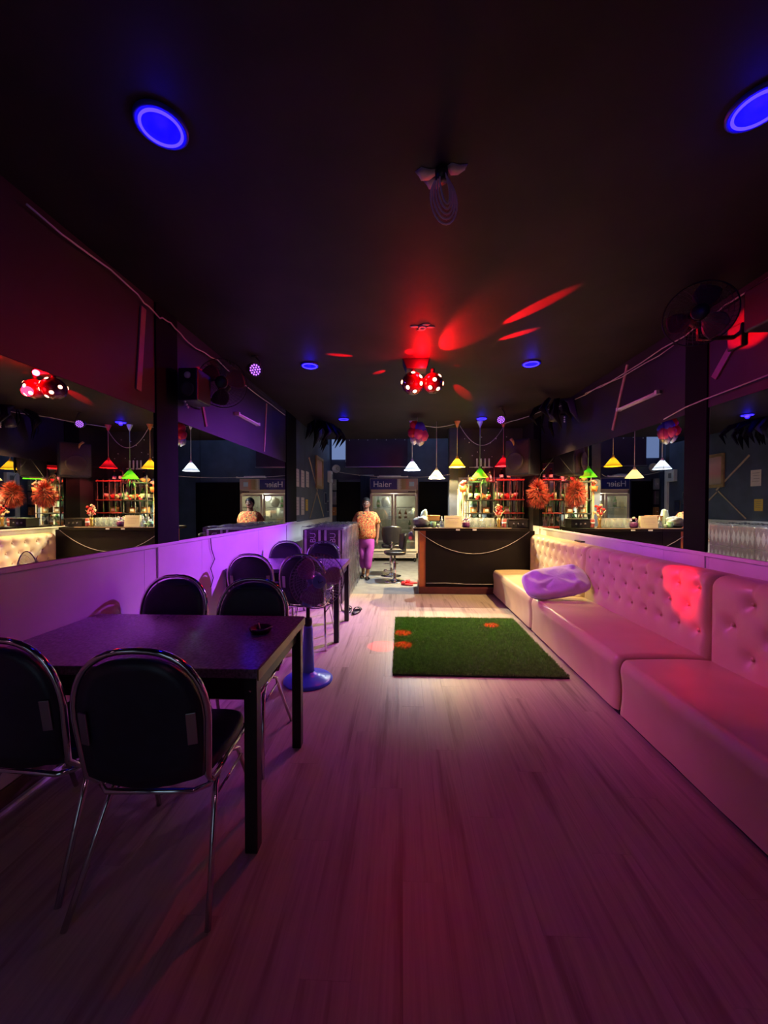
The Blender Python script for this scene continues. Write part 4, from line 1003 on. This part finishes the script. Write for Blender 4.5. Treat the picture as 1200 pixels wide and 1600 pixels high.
skin('blouse', SH, [('hem', 'wst'), ('wst', 'chs'), ('chs', 'nk'), ('chs', 'sl'), ('sl', 'el'), ('chs', 'sr'), ('sr', 'er')], M_shirt, ps, 'chs', 2, 'orange floral blouse')
TR = {'w': ((0, 0, .86), (.16, .13)), 'p': ((0, 0, .74), (.165, .135)), 'hl': ((-.088, -.005, .62), .092), 'kl': ((-.077, -.02, .42), .080), 'al': ((-.067, .025, .16), .066), 'hr': ((.085, -.03, .62), .092), 'kr': ((.057, -.09, .42), .080), 'ar': ((.034, -.122, .16), .066)}
skin('trousers', TR, [('w', 'p'), ('p', 'hl'), ('hl', 'kl'), ('kl', 'al'), ('p', 'hr'), ('hr', 'kr'), ('kr', 'ar')], M_pants, ps, 'p', 2, 'magenta trousers')
h = MB(); h.ell((0, -.004, 1.455), (.086, .104, .110), 24, 18, None, 0, lambda p: Vector((p.x, p.y, max(p.z, -.8 if p.y > 0 else (-.15 if abs(p.x) > .86 else .40))))); h.ell((0, .098, 1.50), (.045, .045, .042), 12, 8)
h.build('hair', M_hair, ps)
for s_ in (-1, 1):
    MB().ell((s_ * .029, -.092, 1.440), (.013, .008, .0075), 10, 8).build('eye', M_white, ps); MB().ell((s_ * .029, -.0985, 1.440), (.006, .004, .0065), 8, 6).build('pupil', M_hair, ps)
    MB().tube([(s_ * .014, -.099, 1.459), (s_ * .030, -.098, 1.464), (s_ * .046, -.088, 1.457)], .0042, 5).build('eyebrow', M_hair, ps)
    MB().ell((s_ * .074, .0, 1.43), (.010, .018, .028), 10, 8).build('ear', M_skin, ps)
    fx, fy = (-.075, -.085) if s_ < 0 else (.037, -.235)
    MB().ell((fx, fy, .010), (.042, .105, .010), 16, 6).build('sandal_sole', M_rubber, ps)
    MB().tube([(fx - .042, fy - .03, .012), (fx - .02, fy - .035, .052), (fx + .02, fy - .035, .052), (fx + .042, fy - .03, .012)], .010, 6, flat=1.8).build('sandal_strap', M_rubber, ps)
MB().ell((0, -.094, 1.378), (.025, .010, .008), 12, 6).build('mouth', mat('lip_red', (.32, .07, .06), .5), ps)
MB().tube([(.085 * math.cos(a), .0 + .075 * math.sin(a) - .012, 1.27 - .045 * max(0, -math.sin(a))) for a in np.linspace(0, 2 * math.pi, 28, endpoint=False)], .006, 6, True).build('necklace', mat('amber_beads', (.62, .30, .06), .35, var=.2), ps)

def sandal(loc, rz, m, lab, group):
    t = thing('sandal', lab, 'sandal', loc, rz, group)
    MB().ell((0, 0, .016), (.048, .125, .016), 20, 8, None, 0, lambda p: Vector((p.x * (1 + .15 * p.y), p.y, math.copysign(abs(p.z) ** .4, p.z)))).build('sole', m, t)
    b = MB(); b.grid(14, 6, lambda u, v: (.050 * math.cos(math.pi * u), .015 + .075 * v, .024 + .045 * math.sin(math.pi * u) * (1 - .25 * v))); b.build('strap', m, t, solid=.006)
sandal((-.70, 5.03, 0), R(8), M_rubber, 'left black sandal beside the second table leg', 'black sandals on the floor')
sandal((-.585, 4.97, 0), R(-12), M_rubber, 'right black sandal nearer the aisle', 'black sandals on the floor')
sandal((.10, 6.74, 0), R(60), M_redrubber, 'red sandal left of its pair by the bar end', 'red sandals by the bar')
sandal((.17, 6.90, 0), R(80), M_redrubber, 'red sandal touching the bar end', 'red sandals by the bar')

# ================================================================ HANGING AND WALL ITEMS
bb = thing('balloon_bunch', 'bunch of red, blue and pink foil balloons under the ceiling by the white lamp', 'balloons', (.27, 6.62, 2.64))
cols = [mat('red_foil', (.55, .02, .05), .3, .2), mat('blue_foil', (.08, .05, .75), .3, .2), mat('pink_foil', (.80, .08, .25), .3, .2), mat('silver_foil', (.7, .72, .78), .2, .7)]
for (x, y, z, r, k) in ((-.05, 0, .12, .085, 0), (.04, -.03, .08, .095, 1), (-.08, -.02, .0, .085, 0), (.02, -.05, -.02, .09, 2), (.10, -.02, -.05, .09, 2), (-.05, .02, -.10, .085, 3), (.05, 0, -.125, .085, 3), (.09, .02, .03, .08, 1)):
    MB().ell((x, y, z), (r, r, r * 1.12), 14, 10, None, 0, lambda p: p * (1 + .08 * math.sin(8 * p.x + 5 * p.z))).build('balloon', cols[k], bb)
MB().tube([(0, 0, .2), (0, 0, ZC - 2.64)], .004, 5).build('string', M_white, bb)

sk = thing('loudspeaker', 'large black loudspeaker hung on the far right pillar', 'loudspeaker', (1.97, 6.40, 2.17), R(-48))
MB().prism([(-.22, -.28), (.22, -.28), (.22, .30), (-.22, .30)], -.14, .20, 'y').build('cabinet', M_par, sk, bevel=.03, seg=3)
MB().grid(16, 12, lambda u, v: (-.20 + .40 * u, -.145 - .05 * math.sin(math.pi * u) * math.sin(math.pi * v) ** .5, -.25 + .52 * v)).build('grille', mat('brown_grille_mesh', (.05, .030, .026), .5, var=.3, scale=80), sk)
MB().lathe([(.15, 0), (.15, .01), (.13, .012), (.04, -.02), (0, -.01)], 24, (0, -.205, -.06), Matrix.Rotation(R(90), 3, 'X')).build('woofer_ring', mat('worn_rubber', (.055, .035, .03), .6), sk)
box(-.03, .03, .18, .47, -.05, .05).build('bracket', M_par, sk)
MB().tube([(-.1, -.16, .32), (-.05, -.18, .27), (-.03, -.17, .18)], [.025, .02, .004], 6, flat=.25).build('yellow_ribbon', M_yellowp, sk)

wt = thing('tinsel_wreath', 'bushy red tinsel bundle hanging at the right wall by the bar', 'wreath', (2.08, 5.95, 1.58))
tm = MB(); rr = random.Random(5)
for k in range(1500):
    d = Vector((rr.gauss(0, 1), rr.gauss(0, 1), rr.gauss(0, 1) * 1.15)).normalized(); b0 = Vector((d.x * .09 * (1.05 - .45 * d.z), d.y * .09 * (1.05 - .45 * d.z), d.z * .15)); q = d + Vector((0, 0, -.35)); tip = b0 + q.normalized() * rr.uniform(.035, .11)
    s = d.orthogonal().normalized() * .0042; u = d.cross(s)
    tm.add([b0 + s, b0 - s * .5 + u, b0 - s * .5 - u, tip], [(0, 1, 3), (1, 2, 3), (2, 0, 3)], rr.randrange(3))
tm.build('tinsel', [M_goldterm, mat('orange_tinsel', (.60, .13, .07), .35, .3), mat('brown_tinsel', (.16, .05, .03), .4)], wt, kind='stuff')
MB().ell((0, 0, 0), (.075, .075, .12), 14, 10).build('core', MATS['brown_tinsel'], wt)
MB().tube([(0, 0, .14), (.04, .01, .30), (.275, .02, .60)], .003, 5).build('string', M_blackcable, wt)

def bunch(loc, lab, n, seed, sx=1):
    t = thing('black_garland', lab, 'garland', loc); q = random.Random(seed)
    for k in range(n):
        a = q.uniform(-.22, .22); b = q.uniform(-.5, .5); l = q.uniform(.25, .48)
        MB().tube([(a * .5, b * .4, 0), (a + sx * .06, b, -.08), (a * 1.3 + sx * .10, b * 1.15, -l * .6), (a * 1.2 + sx * .02, b * 1.2, -l)], [.012, .05, .04, .003], 6, flat=.25).build('strand', M_curtain if k % 4 == 0 else M_pillar, t)
bunch((-1.46, 6.75, 2.89), 'black cloth strips hanging from the ceiling in the far left corner', 22, 2)
bunch((2.12, 5.6, 2.87), 'black cloth strips hanging from the ceiling in the far right corner', 12, 4, -1)
def wall_speaker(loc, rz, lab, xw):
    t = thing('wall_speaker', lab, 'loudspeaker', loc, rz)
    MB().box(-.08, .08, -.12, .10, -.13, .13).build('cabinet', M_par, t, bevel=.012)
    MB().lathe([(.055, 0), (.055, .008), (.04, .004), (0, -.005)], 18, (0, -.121, -.04), Matrix.Rotation(R(90), 3, 'X')).build('cone', mat('grey_cone', (.06, .05, .055), .5) if 'grey_cone' not in MATS else MATS['grey_cone'], t)
    MB().lathe([(.028, 0), (.024, .008), (0, .01)], 14, (0, -.121, .07), Matrix.Rotation(R(90), 3, 'X')).build('tweeter', M_paper, t)
    MB().tube([(0, .08, 0), (xw * .5, .10, .02), (xw, .10, .02)], .014, 8).build('bracket', M_par, t)
    for k in range(3): MB().ell((xw * .3, -.10 + .02 * k, -.135 - .018 * k), .010, 6, 5).build('plug', M_white, t)
wall_speaker((-1.70, 3.12, 2.37), 0, 'small black speaker on the left wall before the wall fan', -.11)
t = thing('fill_fixture', 'small black fixture on the right wall near the hanging cloth strips, with added warm fill light', 'fill_fixture', (2.12, 5.45, 2.62))  # unlit fixture; its glowing lens and warm beam are added fill
d = Vector((-.55, .30, -2.5)).normalized(); rm_ = rotto(d)
MB().lathe([(.035, -.12), (.062, -.10), (.068, .05), (.060, .05), (.055, .02), (0, .02)], 20, (0, 0, 0), rm_).build('housing', M_par, t)
MB().lathe([(.056, .022), (.03, .032), (0, .035)], 20, (0, 0, 0), rm_).build('lens', emis('warm_lens', (1, .72, .40), .8), t)
MB().tube([(0, 0, 0), (.10, .03, .05), (.24, .03, .06)], .013, 8).build('bracket', M_par, t)
for k in range(3): MB().ell((.13, -.02, .0 - .03 * k), .012, 6, 5).build('plug', M_white, t)
lamp('beam', 'SPOT', t, d * .06, PW['bar_fill'], (1, .64, .27), aim=d, spot_size=R(105), spot_blend=.9, shadow_soft_size=.05)
wall_speaker((2.24, 2.45, 2.62), 0, 'small black speaker on the right wall at the upper right edge', .10)

def batten(x, a, b, wdt, m, lab, name='wall_batten', cat='batten'):
    a, b = Vector((x, *a)), Vector((x, *b)); d = b - a; rm_ = Matrix((Vector((1, 0, 0)), d.normalized(), Vector((1, 0, 0)).cross(d.normalized()))).transposed()
    return tag(MB().obox((a + b) / 2, (.012, d.length, wdt), rm_).build(name, m, bevel=.002), lab, cat, 'wooden battens fixed on the walls')
batten(XL + .006, (2.60, 2.20), (2.66, 2.80), .05, M_redlit, 'slanted batten high on the left wall before the first pillar')
batten(XL + .006, (3.45, 2.37), (3.53, 2.14), .035, M_redlit, 'short batten coloured as lit pink, under the small speaker on the left wall')
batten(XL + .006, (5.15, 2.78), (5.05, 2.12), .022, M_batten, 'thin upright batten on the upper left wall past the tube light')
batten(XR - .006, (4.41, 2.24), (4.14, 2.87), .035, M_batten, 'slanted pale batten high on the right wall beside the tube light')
batten(XR - .006, (3.02, 2.36), (2.84, 2.566), .055, M_redlit, 'red lit slanted batten by the right pillar, lower piece')
batten(XR - .006, (2.74, 2.64), (2.57, 2.76), .06, M_redlit, 'red lit slanted batten at the upper right edge')
P = XL + .006
batten(P, (7.55, 2.35), (8.30, 1.72), .035, M_batten, 'diagonal batten on the blue wall beside the framed picture')
batten(P, (8.25, 1.70), (7.60, 1.15), .03, M_batten, 'diagonal batten falling left below the picture on the blue wall')
batten(P, (8.28, 1.68), (8.95, 1.15), .03, M_batten, 'diagonal batten falling right below the picture on the blue wall')
def tube_light(x, y0, y1, z0, z1, lab, s):
    t = thing('tube_light', lab, 'tube light', (x, (y0 + y1) / 2, (z0 + z1) / 2)); dy, dz = (y1 - y0) / 2, (z1 - z0) / 2
    MB().tube([(s * .012, -dy, -dz), (s * .012, dy, dz)], .018, 4).build('tray', M_white, t)
    MB().tube([(s * .04, -dy + .03, -dz), (s * .04, dy - .03, dz)], .011, 10).build('tube', M_white, t)
    for e in (-1, 1): MB().obox((s * .03, e * (dy - .015), e * dz), (.05, .03, .035)).build('end_cap', M_white, t)
tube_light(XL, 4.15, 4.78, 2.41, 2.42, 'unlit white tube light on the upper left wall', 1)
tube_light(XR, 3.60, 4.26, 2.43, 2.43, 'unlit white tube light on the upper right wall', -1)

pg = 'notice sheets pinned on the blue wall'
def sheet(y, z, wd_, h_, m, lab):
    t = thing('notice_sheet', lab, 'paper', (XL + .004, y, z), 0, pg)
    MB().box(-.002, .004, -wd_ / 2, wd_ / 2, -h_ / 2, h_ / 2).build('sheet', m, t)
    for k in range(4): MB().box(.004, .0046, -wd_ * .35, wd_ * (.35 - .06 * (k % 3)), h_ * (.3 - .17 * k), h_ * (.3 - .17 * k) + .006).build('print_line', M_greyplastic, t)
sheet(7.41, 1.91, .21, .30, M_paper, 'white notice sheet of the upper row, nearest the picture')
sheet(7.05, 1.895, .22, .31, M_paper, 'white notice sheet in the middle of the upper row')
sheet(6.68, 1.89, .22, .31, M_paper, 'white notice sheet of the upper row, next to the pillar')
sheet(7.35, 1.41, .17, .22, M_yellowp, 'yellow notice sheet of the lower row')
sheet(7.04, 1.39, .22, .32, M_paper, 'white notice sheet in the middle of the lower row')
sheet(6.68, 1.39, .22, .32, M_paper, 'white notice sheet of the lower row, next to the pillar')
pc = thing('framed_picture', 'tall gold framed pink picture on the blue wall', 'picture', (XL + .004, 8.45, 2.11))
f = MB(); f.box(0, .035, -.36, -.30, -.33, .36); f.box(0, .035, .30, .36, -.33, .36); f.box(0, .035, -.30, .30, -.33, -.27); f.box(0, .035, -.30, .30, .30, .36)
f.build('frame', mat('old_gold_frame', (.40, .27, .12), .4, .3, var=.2), pc, bevel=.006)
box(.002, .012, -.30, .30, -.27, .30).build('print', print_mat('pink_picture_print', [(0, (.42, .36, .24)), (.25, (.5, .34, .26)), (.45, (.62, .26, .26)), (.8, (.66, .36, .36)), (1, (.5, .3, .28))], 2), pc)
for i, (y, z, l) in enumerate(((9.15, 1.58, 'small framed photo on the blue wall left of the white post'), (9.42, 1.38, 'small narrow frame low on the blue wall by the white post'))):
    t = thing('photo_frame', l, 'picture', (XL + .003, y, z))
    box(0, .015, -.10, .10, -.14, .14).build('frame', M_steel, t, bevel=.003); box(.0151, .017, -.075, .075, -.115, .115).build('photo', M_curtain, t)
t = thing('switch_box', 'white switch box at the top of the white corner post', 'switch', (XL + .07, 9.55, 2.12)); box(-.066, .03, -.12, .12, -.14, .14).build('box', M_white, t, bevel=.01); box(.03, .036, -.05, .05, -.06, .06).build('switch_plate', M_cement, t)
t = thing('wall_clock', 'round pale wall clock above the dark doorway', 'clock', (-1.73, 10.18, 2.38)); MB().lathe([(.11, 0), (.11, .03), (.095, .035), (.09, .02), (0, .02)], 28, (0, 0, 0), Matrix.Rotation(R(90), 3, 'X')).build('case', M_paper, t)
for a_, l_ in ((.6, .05), (2.2, .07)): MB().tube([(0, -.025, 0), (l_ * math.sin(a_), -.025, l_ * math.cos(a_))], .004, 5).build('hand', M_blackmetal, t)
for i, (z, h_, l) in enumerate(((1.95, .28, 'upper grey junction box beside the doorway'), (1.60, .34, 'middle grey junction box beside the doorway'), (1.25, .22, 'lower brown junction box beside the doorway'))):
    t = thing('junction_box', l, 'box', (-1.775, 10.12, z)); box(-.05, .06, -.06, .05, -h_ / 2, h_ / 2).build('case', [M_cement, M_steel, M_brownwood][i], t, bevel=.008); MB().lathe([(.012, 0), (.012, .01), (0, .01)], 8, (0, -.06, 0), Matrix.Rotation(R(90), 3, 'X')).build('knob', M_white, t)
cu = thing('curtain', 'dark blue pleated curtain on a rod left of the fridge', 'curtain', (-.93, 9.95, 0))
MB().grid(48, 4, lambda u, v: (-.13 + .26 * u, .03 * math.sin(2 * math.pi * 6 * u), 2.18 - 2.12 * v)).build('cloth', M_curtain, cu, solid=.004)
rd = MB().tube([(-.20, 0, 2.19), (.22, 0, 2.19)], .010, 8)
for e in (-.18, .2): rd.tube([(e, 0, 2.19), (e, .25, 2.19)], .008, 6)
rd.build('rod', M_steel, cu)

tl = thing('hanging_tube', 'white tube light hung on a cable before the fridge top', 'tube light', (-.21, 8.75, 2.055)); MB().tube([(-.33, 0, .0), (.36, 0, -.005)], .014, 8).build('tube', M_white, tl); MB().tube([(-.30, .03, .025), (.20, .03, .02)], .010, 6).build('tray', M_white, tl)
for e in (-.32, .35): MB().obox((e, 0, 0), (.03, .035, .035)).build('end_cap', M_white, tl)
cable('cable', catenary((-1.70, 9.65, 2.27), (-.54, 8.76, 2.065), .02) + catenary((.15, 8.75, 2.05), (.93, 7.46, 2.0), .02), .006, M_offwhite, 'white cable strung across the back in front of the fridge')
# ceiling cables and odd bits
def wob(pts, amp, n, seed):
    q = random.Random(seed); out = []
    for a_, b_ in zip(pts[:-1], pts[1:]):
        a_, b_ = Vector(a_), Vector(b_)
        for i in range(n):
            p = a_.lerp(b_, i / n); out.append(p + Vector((0, q.uniform(-amp, amp), q.uniform(-amp, amp))))
    out.append(Vector(pts[-1])); return out
cable('cable', wob([(-1.80, 1.8, 2.84), (-1.80, 2.5, 2.86), (-1.80, 2.75, 2.80), (-1.80, 2.95, 2.83), (-1.80, 3.2, 2.78), (-1.80, 3.7, 2.82), (-1.80, 4.6, 2.78), (-1.80, 5.9, 2.80)], .012, 4, 1), .0055, M_offwhite, 'white cable running along the top of the left wall')
cable('cable', wob([(-1.79, 4.0, 2.86), (-1.78, 4.8, 2.83), (-1.79, 5.9, 2.85)], .015, 4, 3), .005, M_blackcable, 'dark second cable along the top of the left wall')
cable('cable', wob([(2.33, 1.9, 2.86), (2.33, 2.9, 2.84), (2.33, 3.3, 2.80), (2.33, 4.4, 2.79), (2.33, 5.6, 2.83), (2.10, 6.3, 2.86), (1.83, 6.95, 2.86)], .010, 4, 5), .0055, M_offwhite, 'white cable running along the top of the right wall')
cable('cable', wob([(2.32, 3.4, 2.76), (2.325, 4.2, 2.75), (2.325, 5.0, 2.82)], .012, 4, 6), .0045, M_offwhite, 'thin second cable below the right wall cable')
cable('cable', catenary((.25, 6.90, 2.86), (.64, 6.93, 2.80), .01, 6) + catenary((.64, 6.93, 2.80), (.99, 6.95, 2.87), .01, 6), .006, M_offwhite, 'cable dipping between the white and yellow pendants')
cable('cable', catenary((1.05, 6.98, 2.84), (1.82, 6.98, 2.80), .34, 18), .0045, M_offwhite, 'cable sagging in a loop above the green pendant lamp')
cable('cable', [(XL + .012, 3.58, 1.09), (XL + .012, 3.60, .98), (XL + .012, 3.66, .88), (XL + .012, 3.58, .80), (XL + .012, 3.63, .70), (XL + .012, 3.58, .62)], .004, M_blackcable, 'black wire hanging on the white left wall below the mirror')
cable('cable', [(XR - .02, 2.0, 2.25), (XR - .02, 3.1, 2.22), (XR - .02, 3.3, 2.21), (XR - .02, 3.55, 2.17)], .005, M_offwhite, 'thin cable along the top edge of the right mirrors')
wl_ = thing('wire_coil', 'bundle of looped white wire hanging from a hole in the ceiling', 'wire', (.18, 1.76, ZC))
for k in range(5):
    w_ = .018 + .010 * k; l_ = .15 + .015 * k
    MB().tube([(w_ * math.sin(a_) + .012 * (1 - math.cos(a_)), .01 * k - .02, -.02 - l_ * (1 - math.cos(a_)) / 2) for a_ in np.linspace(0, 2 * math.pi, 22, endpoint=False)], .0045, 5, True).build('loop', M_offwhite, wl_)
MB().lathe([(.03, 0), (.028, -.05), (.0, -.055)], 10).build('rose', M_blackmetal, wl_)
for k, (dx, dy, s_) in enumerate(((-.06, .02, .05), (-.02, .07, .05), (.07, .0, .045))):
    MB().ell((dx, dy, -.002), (s_, s_ * .7, .006), 9, 4, None, 0, lambda p: p * (1 + .3 * math.sin(4 * p.x + 3 * p.y))).build('plaster_patch', M_cement, wl_)
hl = thing('ceiling_rose', 'broken ceiling rose in front of the disco light', 'ceiling rose', (.177, 3.28, ZC))
MB().lathe([(.035, 0), (.035, -.012), (.02, -.014), (.02, 0)], 16).build('ring', M_offwhite, hl)
for k in range(4): MB().ell((.07 * math.cos(k * 1.7), .05 * math.sin(k * 1.7), -.002), (.04, .025, .005), 8, 4).build('plaster_patch', M_cement, hl)
t = thing('hanging_bag', 'small clear plastic bag hooked on the left end of the bar', 'bag', (.155, 6.20, .93)); MB().ell((0, 0, -.02), (.045, .06, .075), 14, 10, None, 0, lump).build('bag', M_greyplastic, t); MB().tube([(0, 0, .05), (.02, 0, .08), (.04, 0, .118)], .003, 5).build('loop', M_white, t)
t = thing('remote_control', 'black remote control lying on the sofa back ledge', 'remote', (2.16, 4.75, .96)); 
box(-.025, .025, -.09, .09, 0, .018).build('body', M_blackmetal, t, bevel=.005)
for k in range(4): MB().lathe([(.006, .018), (.005, .021), (0, .021)], 8, (0, -.05 + .03 * k, 0)).build('key', M_cement, t)
